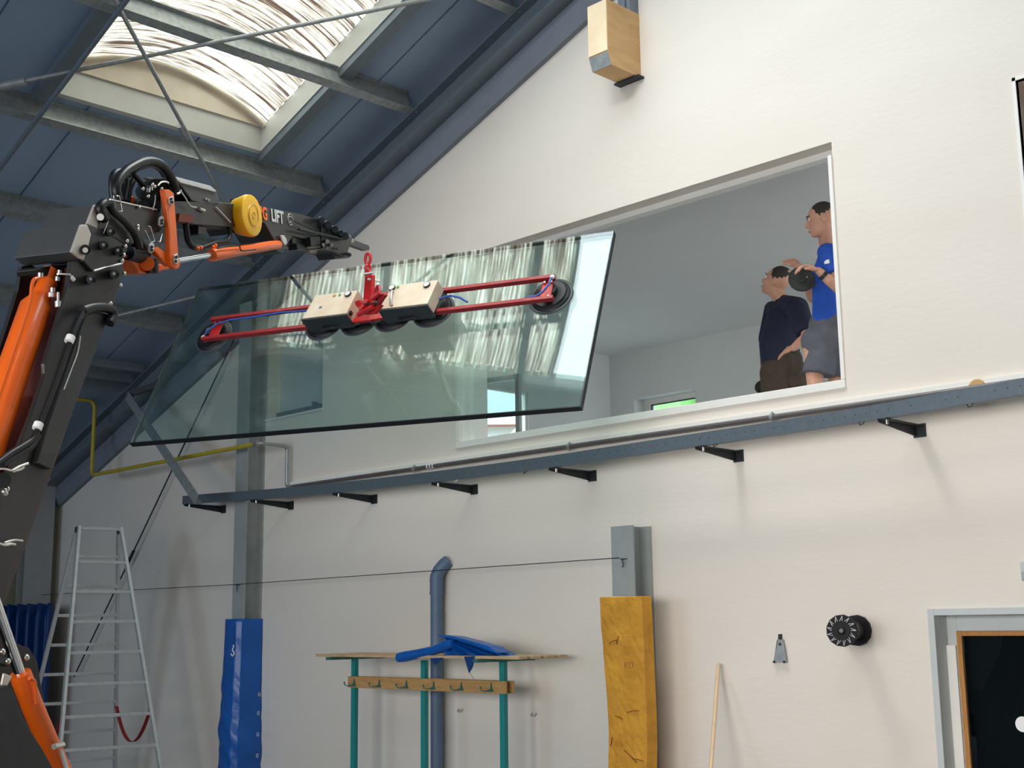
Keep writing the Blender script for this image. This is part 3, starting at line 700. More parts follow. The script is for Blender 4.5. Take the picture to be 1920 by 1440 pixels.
build('white_hook', MB().tube([hk+V((0, 0, .06)), hk+V((.01, 0, .045)), hk+V((-.005, 0, .03)), hk+V((-.01, -.0, .01)), hk+V((.012, 0, .0)), hk+V((.018, 0, -.02)), hk+V((.0, 0, -.04)), hk+V((-.025, 0, -.03)), hk+V((-.03, 0, -.018))], .006, 8), 'white', cvr)
build('cord', MB().tube([hk+V((0, 0, .06)), hk+V((.0, -.0, .24))], .003, 6), 'blue_tarp_dark', cvr)
for (px, py) in ((487, 1302), (485, 1337), (484, 1377), (483, 1417)):
    p = at(px, py, 6.82); build('eyelet', MB().tube([p+V((.016*math.cos(t), -.004, .016*math.sin(t))) for t in [i*math.pi/5 for i in range(11)]], .004, 6, caps=False), 'alu', cvr)
# blue folded curtain at the left
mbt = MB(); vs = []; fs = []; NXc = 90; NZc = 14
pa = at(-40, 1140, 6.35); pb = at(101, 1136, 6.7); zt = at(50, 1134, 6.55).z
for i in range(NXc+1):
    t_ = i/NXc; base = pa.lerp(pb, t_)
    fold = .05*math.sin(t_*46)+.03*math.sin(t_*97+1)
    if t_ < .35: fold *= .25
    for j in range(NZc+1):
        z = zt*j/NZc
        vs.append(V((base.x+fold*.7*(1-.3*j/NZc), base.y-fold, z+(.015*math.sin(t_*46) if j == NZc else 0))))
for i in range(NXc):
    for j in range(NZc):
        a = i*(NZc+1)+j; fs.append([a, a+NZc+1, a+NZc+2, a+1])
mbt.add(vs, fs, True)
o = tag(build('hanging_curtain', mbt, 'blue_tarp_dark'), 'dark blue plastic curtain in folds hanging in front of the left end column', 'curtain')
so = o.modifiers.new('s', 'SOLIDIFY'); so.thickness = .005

# ---------------------------------------------------------------- foam block
fy = 6.62
def fp(x, y, Y=fy): return at(x, y, Y)
L0, R0 = fp(1124, 1120), fp(1202, 1120)
edgeL = [(1124, 1120), (1127, 1180), (1133, 1250), (1138, 1320), (1141, 1380), (1140, 1440), (1141, 1560), (1142, 1700)]
edgeR = [(1202, 1120), (1205, 1180), (1208, 1250), (1211, 1320), (1213, 1380), (1212, 1440), (1213, 1560), (1214, 1700)]
fb = thing('foam_block', 'tall ochre yellow foam block leaning on the short column stub', 'foam block', (-6, 6.65, 0))
vs = []; fs = []; rows = []
K = 34
def interp(E_, t_):
    t_ *= len(E_)-1; i = min(len(E_)-2, int(t_)); f_ = t_-i; return (E_[i][0]+(E_[i+1][0]-E_[i][0])*f_, E_[i][1]+(E_[i+1][1]-E_[i][1])*f_)
nxx = 12
for j in range(K+1):
    l_ = interp(edgeL, j/K); r_ = interp(edgeR, j/K); a_ = fp(*l_); b_ = fp(*r_); b_.z = a_.z
    if j == K: a_.z = b_.z = 0.0
    ring = []
    for i in range(nxx+1):
        p = a_.lerp(b_, i/nxx); p.y += random.uniform(-.003, .003); ring.append(p)
    for i in range(nxx+1):
        p = b_.lerp(a_, i/nxx)+V((0, .11, 0)); ring.append(p)
    rows.append(ring)
n = len(rows[0]); vs = [p for r_ in rows for p in r_]
for j in range(K):
    for k in range(n): fs.append([j*n+k, (j+1)*n+k, (j+1)*n+(k+1) % n, j*n+(k+1) % n])
fs.append(list(range(n))); fs.append([K*n+k for k in range(n)][::-1])
build('foam', MB().add(vs, fs), 'foam', fb, bevel=.006)
tp_ = MB(); tp_.prism([L0+V((.004, .004, .001)), R0+V((-.004, .004, .001)), R0+V((-.004, .106, .001)), L0+V((.004, .106, .001))], (0, 0, .006)); build('pale_top_edge', tp_, 'foam_edge', fb)
for (x, y, l, a) in ((1150, 1203, 12, .3), (1158, 1200, 8, 1.2), (1182, 1418, 18, -.6), (1196, 1425, 14, -.1), (1187, 1334, 16, .15), (1160, 1345, 10, -.3), (1147, 1390, 8, 1.3)):
    p = fp(x, y, fy-.003); dv = V((math.cos(a), 0, math.sin(a)))*(l*.0035)
    build('tear', MB().tube([p-dv, p+V((0, 0, .004)), p+dv], .004, 6, flat=.5), 'dark_red', fb)

def text_mesh(name, body, size, o, xdir, ydir, m, parent, depth=.0015, bold=0.):
    cu = bpy.data.curves.new(name, 'FONT'); cu.body = body; cu.size = size; cu.extrude = depth; cu.offset = bold
    to = bpy.data.objects.new(name, cu); sc.collection.objects.link(to)
    dg = bpy.context.evaluated_depsgraph_get(); me = bpy.data.meshes.new_from_object(to.evaluated_get(dg)); bpy.data.objects.remove(to)
    x, y = V(xdir), V(ydir); z = x.normalized().cross(y.normalized()); base = worldloc(parent)
    for v in me.vertices: v.co = V(o)+x*v.co.x+y*v.co.y+z*v.co.z-base
    me.materials.clear(); me.materials.append(M[m]); ob_ = bpy.data.objects.new(name, me); ob_.parent = parent; sc.collection.objects.link(ob_); return ob_
text_mesh('faint_letters', 'RD', .06, fp(1170, 1253, fy-.004), (1, 0, 0), (0, 0, 1), 'dark_red', fb, .0005, -.002)

# ---------------------------------------------------------------- coat rack
RY = 6.62
cr0 = at(663, 1300, RY); zs = at(800, 1229, RY).z
rack = thing('coat_rack', 'double sided cloakroom rack with teal posts and a wooden hook board', 'coat rack', (-7.6, RY, 0))
xL, xR_ = at(614, 1228, RY-.12).x, at(996, 1228, RY-.12).x
for k in range(4):
    y = RY-.24+k*.135
    build('shelf_slat', MB().box((xL, y, zs-.012), (xR_, y+.085, zs+.010)), 'wood', rack, bevel=.003)
for px in (665, 796, 944):
    x = at(px, 1290, RY).x
    build('post', MB().box((x-.022, RY-.022, .02), (x+.022, RY+.022, zs-.035)), 'teal', rack, bevel=.003)
for px in (665, 944):
    x = at(px, 1290, RY).x
    build('shelf_arm', MB().box((x-.02, RY-.28, zs-.036), (x+.02, RY+.31, zs-.013)), 'teal_dark', rack, bevel=.003)
    build('foot', MB().box((x-.025, RY-.30, 0), (x+.025, RY+.30, .03)), 'teal', rack)
bz = at(805, 1284, RY-.045)
bzt = at(652, 1268, RY-.045).z; bzb = at(652, 1289, RY-.045).z
bL, bR = at(652, 1280, RY-.045).x, at(948, 1285, RY-.045).x
build('hook_board', MB().box((bL, RY-.045, bzb), (bR, RY-.024, bzt)), 'wood_board', rack, bevel=.003)
build('hook_board', MB().box((bL, RY+.024, bzb), (bR, RY+.045, bzt)), 'wood_board', rack, bevel=.003)
for px in (663, 710, 761, 812, 864, 920):
    p = at(px, 1290, RY-.05); x = p.x; y = RY-.046; z = bzb+.012
    build('coat_hook', MB().prism([(x-.018, y, z), (x+.026, y, z), (x+.012, y, z+.03), (x+.006, y, z+.062), (x-.002, y, z+.03)], (0, -.008, 0)).tube([(x, y-.006, z+.012), (x-.02, y-.05, z+.004), (x-.045, y-.06, z+.012), (x-.05, y-.06, z+.028)], .005, 6).sph((x-.05, y-.06, z+.03), .008, 8, 6), 'teal_dark', rack)
# blue bundle on the shelf
bd = thing('tarpaulin_bundle', 'crumpled blue tarpaulin bundle lying over the coat rack shelf', 'tarpaulin', (-7, RY, zs))
by = RY-.22
P = lambda x, y, Y=by: at(x, y, Y)
build('rolled_end', MB().tube([P(748, 1233, by-.03), P(760, 1231, by-.03), P(785, 1226), P(815, 1219), P(838, 1210), P(850, 1206)], .03, 14, rs=[.036, .040, .036, .034, .04, .03]), 'blue_tarp', bd)
fsurf = MB()
A_ = [P(818, 1190), P(845, 1192), P(880, 1201), P(915, 1211), P(931, 1223)]
for i in range(3):
    off = V((0, .05*i, -.012*i)); top_ = [p+off+V((0, 0, -.008*i)) for p in A_]
    fsurf.prism(top_+[top_[-1]+V((0, 0, -.008)), top_[2]+V((0, 0, -.016)), top_[0]+V((.03, 0, -.012))], (0, .13, -.004))
build('folded_layers', fsurf, 'blue_tarp', bd, bevel=.003)
cs = MB()
c_ = [P(822, 1195, by), P(836, 1205, by), P(845, 1226, by), P(835, 1228, by)]
fan = [P(835, 1196, by+.02), P(832, 1227, by-.03), P(852, 1229, by+.03), P(862, 1229, by-.05), P(872, 1228, by+.02), P(890, 1229, by-.02), P(905, 1229, by+.05), P(925, 1228, by)]
for i in range(1, len(fan)-1): cs.prism([fan[0], fan[i], fan[i+1]], (0, .012, 0))
cs.prism([P(838, 1200, by+.08), P(832, 1229, by+.08), P(930, 1229, by+.08), P(926, 1214, by+.08)], (0, .1, 0))
build('crumpled_folds', cs, 'blue_tarp', bd)
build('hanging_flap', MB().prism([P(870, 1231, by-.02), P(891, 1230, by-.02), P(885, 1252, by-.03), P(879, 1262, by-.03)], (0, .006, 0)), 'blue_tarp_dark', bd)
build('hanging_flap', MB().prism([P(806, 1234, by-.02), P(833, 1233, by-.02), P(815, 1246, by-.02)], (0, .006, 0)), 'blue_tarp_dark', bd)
build('cord', MB().tube([P(880, 1260, by-.03), P(884, 1266, by-.04), P(889, 1275, by-.04)], .002, 5), 'galv_dark', bd)

# small wall hooks, bracket, spool, broom stick, tape, box
for px, l in (((864, 1333), 'small metal wall hook right of the drainpipe'), ((1002, 1341), 'small metal wall hook right of the coat rack')):
    p = at(px[0], px[1], 6.99); tag(build('wall_hook', MB().tube([p+V((-.02, 0, .015)), p+V((-.018, -.02, 0)), p+V((0, -.025, -.006)), p+V((.018, -.02, 0)), p+V((.02, 0, .015))], .004, 6), 'galv'), l, 'hook')
wbk = thing('wall_bracket', 'small grey metal tapered bracket screwed to the wall above the broomstick', 'bracket', at(1463, 1220, 7))
Q = lambda x, y, Y=6.975: at(x, y, Y)
build('plate', MB().prism([Q(1457, 1199), Q(1467, 1199), Q(1474, 1242), Q(1450, 1242)], (0, .012, 0)).prism([Q(1457, 1199), Q(1450, 1242), Q(1450, 1242, 6.999), Q(1457, 1199, 6.999)], (.004, 0, 0)).prism([Q(1467, 1199), Q(1474, 1242), Q(1474, 1242, 6.999), Q(1467, 1199, 6.999)], (.004, 0, 0)), 'galv', wbk)
build('tab', MB().prism([Q(1459, 1189), Q(1463, 1189), Q(1463, 1199), Q(1459, 1199)], (0, .02, 0)), 'dark_steel', wbk)
for q in ((1463, 1208), (1452, 1241), (1471, 1241)): build('screw', MB().cyl(Q(*q), Q(*q)+V((0, -.008, 0)), .008, 8), 'dark_steel', wbk)

spy = 6.66; s0 = at(1579, 1182.5, spy); s1 = V((s0.x, 6.985, s0.z))
s1x = at(1607, 1182, 6.985); 
sp = thing('cable_spool', 'empty black plastic spool mounted on the wall, its round flange facing the room', 'spool', (s1x.x, 6.985, s1x.z))
ax = (V((s1x.x, 6.985, s1x.z))-s0).normalized(); ax = V((0, 1, 0))
R1 = .092
sb = s1x
sf = V((sb.x, spy, sb.z)); sf = s0
axv = (sb-sf); Ls = axv.length; axv.normalize()
build('front_flange', MB().tube_rings(sf, axv, [(-.012, R1*.97), (-.006, R1), (.012, R1), (.02, R1*.9)], 13, True), 'spool_black', sp, bevel=.002)
build('back_flange', MB().tube_rings(sf, axv, [(Ls-.03, R1*.97), (Ls-.02, R1), (Ls, R1)], 13, True), 'spool_black', sp, bevel=.002)
build('hub', MB().cyl(sf, sb, .052, 24), mat('spool_hub', (.06, .055, .05), .28, .3, var=.3, vscale=20), sp)
ribs = MB(); xa = axv.cross(V((0, 0, 1))).normalized(); ya = axv.cross(xa)
for k in range(26):
    a0 = 2*math.pi*k/26; a1 = 2*math.pi*(k+.5+(.5 if k % 2 else -.5))/26; c_ = sf-axv*.014
    ribs.bar(c_+xa*(math.cos(a0)*.056)+ya*(math.sin(a0)*.056), c_+xa*(math.cos(a1)*.086)+ya*(math.sin(a1)*.086), .003, .006, axv)
build('flange_ribs', ribs, mat('spool_ribs', (.16, .16, .17), .25, .2), sp)
build('centre_boss', MB().tube_rings(sf, axv, [(-.020, .017), (-.012, .024), (-.008, .052)], 24, True), 'spool_black', sp, smooth=False)
build('bore', MB().cyl(sf-axv*.0205, sf-axv*.023, .012, 16), 'seal', sp)
sk0 = at(1347, 1247, 6.955); sk1 = at(1333, 1440, 6.62); sk2 = sk0+(sk1-sk0)*((sk0.z-.03)/(sk0.z-sk1.z))
bs = thing('broomstick', 'pale wooden broomstick leaning against the wall', 'broomstick', sk2)
build('handle', MB().tube([sk2, sk0, sk0+(sk0-sk2).normalized()*.01], .0135, 14, rs=[.0135, .0135, .009]), 'broom', bs)
build('broom_head', MB().bar(sk2+V((-.15, 0, 0)), sk2+V((.15, 0, 0)), .05, .04), 'wood', bs)
tpp = at(1831, 728, 6.955)
dsk = build('wooden_disc', MB().tube_rings(tpp, V((0, 1, 0)), [(0, .050), (.004, .054), (.041, .054), (.045, .050)], 30, True), 'tape')
tag(dsk, 'round light brown wooden disc on the wall peeping over the rail at the right', 'disc')
bp_ = at(1914, 1072, 6.96); jb = thing('junction_box', 'small light grey socket box cut off by the right picture edge', 'socket', (bp_.x+.06, 6.96, bp_.z))
build('housing', MB().box((bp_.x, 6.955, bp_.z-.05), (bp_.x+.12, 7.0, bp_.z+.055)), 'door_grey', jb, bevel=.005)
build('lid', MB().box((bp_.x+.008, 6.945, bp_.z-.045), (bp_.x+.112, 6.955, bp_.z+.0)), 'galv', jb, bevel=.003)

# ================================================================ LADDER
T = at(186, 986, 6.0); SD = V((.98, -.19, 0)); RD = V((.19, .98, 0)); 
lad = thing('stepladder', 'tall aluminium double stepladder standing open at the left', 'ladder', (T.x, T.y, 0))
def lp(side, s, front):      # side -1..1 across, s height 0..1, front +1/-1
    wdt = .20+.36*(1-s); sp_ = .92*(1-s)+.03
    b = T+SD*(front*sp_)+RD*(side*wdt); return V((b.x, b.y, T.z*s))
for front in (1, -1):
    for side in (-1, 1):
        a, b = lp(side, 0, front), lp(side, .995, front)
        m_ = MB().bar(a, b, .028, .062, SD); build('side_rail', m_, 'alu', lad, bevel=.002)
        build('foot', MB().bar(a, a+(b-a).normalized()*.05, .04, .075, SD), 'black_rubber', lad)
    n_r = 11
    for k in range(n_r):
        s = .975-.0915*k if front > 0 else .905-.0915*k
        if front > 0 and k == 0: s = .99
        if s < .04: continue
        build('rung', MB().bar(lp(-1, s, front), lp(1, s, front), .036, .030, V((0, 0, 1))), 'alu', lad, bevel=.003)
for side in (-1, 1):
    a = lp(side, .985, 1); b = lp(side, .985, -1)
    build('hinge', MB().bar(a, b, .012, .05).cyl((a+b)/2-RD*.02, (a+b)/2+RD*.02, .03, 12), 'dark_steel', lad)
    # slack safety strap
    a = lp(side, .44, -1); b = lp(side, .44, 1); pts = []
    for i in range(15):
        t_ = i/14; p = a.lerp(b, t_); p.z -= .34*(1-(2*t_-1)**2); pts.append(p)
    st_ = MB(); w2 = RD*.018
    for i in range(14): st_.prism([pts[i]-w2, pts[i]+w2, pts[i+1]+w2, pts[i+1]-w2], (0, 0, .003))
    build('safety_strap', st_, 'strap_red', lad)
a = lp(1, .48, -1)
build('strap_clip', MB().bar(a+V((0, 0, .02)), a+V((0, 0, .16)), .03, .01), 'strap_red', lad); build('strap_label', MB().bar(a+V((.0, -.008, .03)), a+V((0, -.008, .07)), .03, .01), 'white', lad)

# ================================================================ GLASS PANE
GC = [V(p) for p in ((-8.996, 5.292, 4.806), (-5.703, 6.619, 4.800), (-5.428, 5.929, 3.443), (-8.721, 4.603, 3.449))]
gc = sum(GC, V((0, 0, 0)))/4; gu = (GC[1]-GC[0]).normalized(); gv = (GC[0]-GC[3]).normalized(); gn = gu.cross(gv).normalized(); gv = gn.cross(gu)
GW, GH = 3.55, 1.547
def G(u, v, w_): return gc+gu*u+gv*v+gn*w_
pane = thing('glass_pane', 'large insulating glass pane hanging tilted from the suction lifter', 'glass pane', G(0, -GH/2, 0))
def gbox(mb_, u0, u1, v0, v1, w0, w1_): return mb_.prism([G(u0, v0, w0), G(u1, v0, w0), G(u1, v1, w0), G(u0, v1, w0)], gn*(w1_-w0))
a, b = GW/2, GH/2
build('front_sheet', gbox(MB(), -a, a, -b, b, -.008, 0), 'glass', pane)
build('back_sheet', gbox(MB(), -a, a, -b, b, -.044, -.036), 'glass', pane)
es = MB(); t_ = .010
gbox(es, -a, a, -b, -b+t_, -.0358, -.0082); gbox(es, -a, a, b-t_, b, -.0358, -.0082); gbox(es, -a, -a+t_, -b+t_, b-t_, -.0358, -.0082); gbox(es, a-t_, a, -b+t_, b-t_, -.0358, -.0082)
build('edge_seal', es, 'seal', pane)
# a narrow black gasket round the rim
eg = MB(); gbox(eg, -a-.003, a+.003, -b-.004, -b-.0005, -.044, 0); gbox(eg, a+.0005, a+.004, -b, b, -.044, 0)
build('rim_tape', eg, 'seal', pane)

# ================================================================ SUCTION LIFTER
lf = thing('suction_lifter', 'red vacuum suction lifter frame clamped across the glass pane', 'suction lifter', G(.05, .2, .1))
wB = .105; vU, vL = .285, .09; u0, u1 = -1.385, 1.46
def gbar(u0_, v0_, u1_, v1_, w_, s1_, s2_): return MB().bar(G(u0_, v0_, w_), G(u1_, v1_, w_), s1_, s2_, gn)
build('upper_bar', gbar(u0, vU, u1, vU, wB, .030, .038), 'red_bar', lf, bevel=.003)
build('lower_bar', gbar(u0-.01, vL, u1+.02, vL, wB, .030, .038), 'red_bar', lf, bevel=.003)
for uu in (-1.33, 1.40):
    build('cross_plate', gbox(MB(), uu-.035, uu+.045, vL, vU, wB-.03, wB-.018), 'red', lf, bevel=.002)
    for a_, b_ in ((-.015, vU-.03), (.035, vU-.03), (.035, vL+.03)): build('bolt', MB().cyl(G(uu+a_, b_, wB-.018), G(uu+a_, b_, wB-.0), .009, 8), 'steel_shiny', lf)
def pad(uc, vc, r=.146):
    c = G(uc, vc, .002)
    p_ = build('suction_pad', MB().tube_rings(c, gn, [(0, r), (.006, r), (.016, r*.93), (.022, r*.86), (.034, r*.80), (.036, r*.35), (.05, r*.33), (.055, .02)], 40, True), 'black_rubber', lf, smooth=False)
    build('lip_ring', MB().tube_rings(c, gn, [(.0, r*1.10), (.004, r*1.10), (.007, r*1.0), (.006, r*.98)], 40, True), mat('grey_rubber', (.06, .065, .07), .5), p_)
    build('stem', MB().cyl(c+gn*.04, G(uc, vc, wB-.02), .022, 12), 'steel_shiny', p_)
for uc in (-1.40, -.40, -.10, .18, .50, 1.405): pad(uc, .205)
build('end_pad_hub', MB().cyl(G(1.405, .21, .045), G(1.405, .21, .075), .06, 24), 'dark_steel', lf)
def cbox(ua, ub, led):
    m_ = MB(); fr = [G(ua+.045, .265, .245), G(ub+.03, .262, .245), G(ub, .045, .245), G(ua, .045, .245)]
    bk = build('control_box', m_.prism(fr, gn*-.11), 'beige_box', lf, bevel=.004)
    build('dark_base', MB().prism([p-gn*.11-(gv*.012) for p in fr], gn*-.03), 'black_paint', bk)
    build('dark_sill', MB().prism([G(ua-.003, .044, .243), G(ub+.003, .044, .243), G(ub+.003, .030, .243), G(ua-.003, .030, .243)], gn*-.118), 'black_paint', bk)
    def gauge(u_, v_, r_):
        g_ = build('gauge', MB().tube_rings(G(u_, v_, .244), gn, [(0, r_), (.014, r_), (.016, r_*.88), (.012, r_*.85)], 24, False), 'dark_steel', bk, smooth=False)
        build('dial', MB().cyl(G(u_, v_, .246), G(u_, v_, .2585), r_*.87, 24), 'gauge_face', bk)
    return bk, gauge
b1, g1 = cbox(-.415, -.045, 0); g1(-.085, .232, .026)
build('button', MB().cyl(G(-.20, .235, .245), G(-.20, .235, .253), .012, 14), 'tape', b1); build('button', MB().cyl(G(-.155, .235, .245), G(-.155, .235, .253), .010, 14), 'green_led', b1)
build('emblem', gbox(MB(), -.30, -.275, .125, .145, .2452, .2462), 'print', b1)
b2, g2 = cbox(.22, .60, 0); g2(.275, .235, .026); g2(.555, .222, .026)
build('button', MB().cyl(G(.32, .238, .245), G(.32, .238, .253), .010, 14), 'green_led', b2)
build('handle', MB().tube([G(.29, .20, .25), G(.30, .18, .275), G(.315, .09, .275), G(.32, .065, .25)], .009, 8), 'alu', b2)
build('latch', gbox(MB(), -.045, -.025, .06, .085, .20, .225), 'black_rubber', b1)
# dark under-bars / grab handles
for ua, ub in ((-.30, -.16), (-.05, .02), (.10, .19), (.33, .48)):
    build('grab_handle', MB().tube([G(ua, .08, .12), G(ua+.01, .02, .14), G(ub-.01, .025, .14), G(ub, .08, .12)], .008, 8), 'dark_steel', lf)
# pivot assembly
build('pivot_plate', MB().prism([G(-.06, .04, .13), G(.20, .05, .13), G(.235, .30, .13), (G(.10, .30, .13)), G(.03, .22, .13)], gn*.02), 'red', lf, bevel=.003)
P0 = V((-6.9262, 5.4419, 4.2677))
hookp = at(690, 477, 5.44)
def pp(x, y, Y=5.44): return at(x, y, Y)
build('pivot_bracket', MB().prism([pp(672, 581), pp(684, 571), pp(700, 566), (pp(712, 572)), pp(700, 588), pp(684, 590)], (.012, .03, 0)), 'red', lf, bevel=.004)
build('pivot_ear', MB().prism([pp(698, 556), pp(704, 536), pp(708, 533), pp(711, 545), pp(708, 562), pp(703, 574)], (.01, .02, 0)), 'red_bar', lf, bevel=.003)
build('pivot_ear', MB().prism([pp(664, 566), pp(672, 562), pp(684, 572), pp(680, 580), pp(668, 575)], (.01, .02, 0)), 'red', lf, bevel=.003)
build('pivot_ear', MB().prism([pp(706, 556), pp(718, 550), pp(722, 553), pp(708, 572), pp(700, 578)], (.01, .02, 0)), 'red_bar', lf, bevel=.003)
build('swing_arm', MB().prism([pp(684, 515), pp(697, 515), pp(696, 556), pp(700, 570), pp(684, 573), pp(681, 556)], (.004, .03, 0)), 'red', lf, bevel=.004)
build('arm_pin', MB().cyl(pp(690, 523, 5.42), pp(690, 523, 5.42)+V((0, .10, 0)), .008, 10), 'white', lf)
build('lever', MB().tube([pp(682, 570, 5.38), pp(704, 568, 5.34)], .005, 8).sph(pp(705, 568, 5.34), .014, 12, 8), 'dark_steel', lf)
for (x0_, y0_, x1_, y1_) in ((672, 590, 700, 575), (676, 580, 690, 562), (697, 560, 713, 548)):
    build('spring_strut', MB().cyl(pp(x0_, y0_, 5.40), pp(x1_, y1_, 5.42), .018, 12), 'red', lf)
# hoses
build('air_hose', MB().tube([G(-.44, .22, .14), G(-.56, .235, .13), G(-.75, .252, .125), G(-1.0, .246, .12), G(-1.2, .250, .115), G(-1.31, .232, .11), G(-1.38, .17, .11), G(-1.40, .115, .10), G(-1.40, .10, .06)], .008, 8), 'hose_blue', lf)
build('air_hose', MB().tube([G(.62, .17, .15), G(.70, .19, .15), G(.78, .165, .14), G(.84, .125, .13)], .008, 8), 'hose_blue', lf)
build('air_hose', MB().tube([G(1.445, .25, .14), G(1.44, .20, .135), G(1.40, .14, .125), G(1.36, .115, .12), G(1.30, .11, .12)], .008, 8), 'hose_blue', lf)
build('hose_fitting', MB().cyl(G(-1.40, .115, .06), G(-1.40, .115, .11), .014, 10), 'white', lf)
build('hose_fitting', MB().sph(G(1.45, .265, .13), .017, 10, 8), 'white', lf)
for ua in (-.47, .63):
    build('end_guard', MB().tube([G(ua, .10, .09), G(ua-.03, .12, .12), G(ua-.03, .24, .12), G(ua, .26, .09)], .008, 8).tube([G(ua-.03, .18, .12), G(ua, .18, .14)], .006, 8), 'red_bar' if ua < 0 else 'dark_steel', lf)

# ---- chain hook between boom tip and lifter
hk = thing('load_hook', 'red swivel hook and chain link hanging from the crane tip', 'hook', pp(690, 500))
def loop(cx_, cy_, rw, rh, r, yoff=0, rot=0):
    pts = []
    c = pp(cx_, cy_)
    for i in range(21):
        a = 2*math.pi*i/20; e_ = V((math.cos(a)*rw, 0, math.sin(a)*rh)); e_ = Matrix.Rotation(rot, 3, 'Z') @ e_; pts.append(c+e_+V((0, yoff, 0)))
    return MB().tube(pts, r, 8, caps=False)
build('upper_link', loop(690, 485, .019, .040, .011, 0, .5), 'red', hk)
build('lower_link', loop(690, 503, .016, .024, .011, 0, 1.2), 'red', hk)
build('eye', loop(690, 513, .018, .024, .011, 0, .3), 'red', hk)
build('shackle', loop(690, 472, .008, .018, .006, 0, .9), 'steel_shiny', hk)
build('latch_bolt', MB().cyl(pp(683, 514, 5.40), pp(700, 511, 5.43), .009, 8), 'steel_shiny', hk)

# ================================================================ CRANE
r_ = ray(250, 400); J = CAM+r_*6.3
tipxy = V((-6.97, 5.44)); hd = V((tipxy.x-J.x, tipxy.y-J.y, 0)).normalized(); ln = V((hd.y, -hd.x, 0))   # ln points to the camera side
C0 = V((J.x, J.y, 0))
def K_(x, y, off=0.): return onplane(x, y, C0+ln*off, ln)
crane = thing('knuckle_boom_crane', 'black and orange knuckle boom loading crane reaching in from the left', 'crane', (K_(20, 1300).x, K_(20, 1300).y, 0))
# K_ must face the side the camera sees
def cp(name, pts, off, thick, m, bevel=.004, parent=None):      # a plate seen from its side: thickness goes away from the viewer
    poly = [K_(x, y, off) for x, y in pts]
    return build(name, MB().prism(poly, -ln*thick), m, parent or crane, bevel=bevel)
def ct(name, pts, off, r, m, seg=12, rs=None, parent=None): 
    offs = off if isinstance(off, (list, tuple)) else [off]*len(pts)
    return build(name, MB().tube([K_(x, y, o_) for (x, y), o_ in zip(pts, offs)], r, seg, rs=rs), m, parent or crane)
def smoothpts(pts, n=5):
    out_ = []; P_ = [pts[0]]+list(pts)+[pts[-1]]
    for i in range(1, len(P_)-2):
        for j in range(n):
            t_ = j/n; a, b, c, d_ = P_[i-1], P_[i], P_[i+1], P_[i+2]
            out_.append(tuple(.5*((2*b[k])+(-a[k]+c[k])*t_+(2*a[k]-5*b[k]+4*c[k]-d_[k])*t_*t_+(-a[k]+3*b[k]-3*c[k]+d_[k])*t_**3) for k in range(len(a))))
    out_.append(tuple(pts[-1])); return out_
S = .13
side = [(133, 490), (150, 487), (157, 491), (173, 509), (229, 494), (233, 504), (222, 544), (213, 569), (196, 608), (133, 780), (95, 891), (47, 1027), (10, 1125), (-40, 1230), (-110, 1330), (-140, 1100), (-60, 985), (-10, 915), (22, 875), (33, 842), (58, 780), (84, 700), (83, 682), (105, 610), (127, 535)]
cp('boom_side_plate', side, S, .02, 'black_paint')
poly = [K_(x, y, S)-ln*.27 for x, y in side]; build('boom_side_plate', MB().prism(poly, ln*.02), 'black_paint', crane)
front = [(150, 500), (230, 500), (213, 569), (196, 608), (133, 780), (95, 891), (47, 1027), (10, 1125), (-60, 1180), (-20, 1000), (40, 870), (98, 740), (118, 640), (140, 560)]
cp('boom_web', front, S-.02, .23, 'dark_red', bevel=0)  # black web coloured dark red for the orange it reflects
# inner telescoping boom in front of the side plate
cp('extension_boom', [(160, 592), (176, 584), (206, 590), (197, 612), (133, 782), (97, 880), (70, 868), (90, 800), (112, 735)], S+.03, .03, 'black_paint')
ct('boom_collar', smoothpts([(155, 582), (172, 577), (192, 576), (208, 581), (212, 592), (205, 606)]), S+.05, .022, 'black_rubber', rs=None)
# lower knuckle covers
cp('knuckle_cover', [(153, 421), (164, 421), (172, 438), (167, 458), (157, 488), (150, 484), (135, 472)], S+.01, .30, 'dark_grey')
cp('lit_cover_side', [(152, 421), (164, 421), (172, 439), (167, 459), (158, 488), (150, 485), (134, 472)], S+.022, .012, 'plate_light')  # lighter plates give the lit sides of the grey covers
cp('knuckle_cover', [(178, 384), (188, 384), (184, 429), (178, 427), (164, 421)], S-.01, .24, 'dark_grey')
cp('lit_cover_side', [(177, 384), (188, 384), (183, 430), (178, 427), (163, 420)], S+.004, .012, 'plate_light')
# knuckle plates
cp('knuckle_plate', [(163, 421), (182, 428), (205, 440), (240, 462), (236, 478), (229, 492), (174, 509), (157, 489), (167, 459), (172, 438)], S+.02, .02, 'black_paint')
cp('knuckle_plate', [(163, 421), (182, 428), (205, 440), (240, 462), (236, 478), (229, 492), (174, 509), (157, 489), (167, 459), (172, 438)], S-.22, .02, 'black_paint')
cp('knuckle_block', [(170, 430), (215, 450), (232, 470), (220, 490), (175, 500)], S, .22, 'black_paint')
arm = [(186, 380), (205, 374), (212, 373), (294, 393), (311, 408), (306, 424), (300, 436), (272, 440), (243, 462), (215, 446), (182, 430)]
cp('fly_boom_base', arm, S+.0, .02, 'black_paint'); cp('fly_boom_base', arm, S-.2, .02, 'black_paint')
cp('base_core', [(200, 392), (290, 403), (296, 425), (245, 445), (205, 425)], S-.02, .18, 'black_paint')
# plate highlights and weld edges
ct('bright_edge', [(206, 374), (250, 384), (294, 393)], S+.003, .004, 'steel_shiny', 6)
ct('bright_edge', [(176, 508), (203, 500), (229, 494)], S+.03, .005, 'steel_shiny', 6)
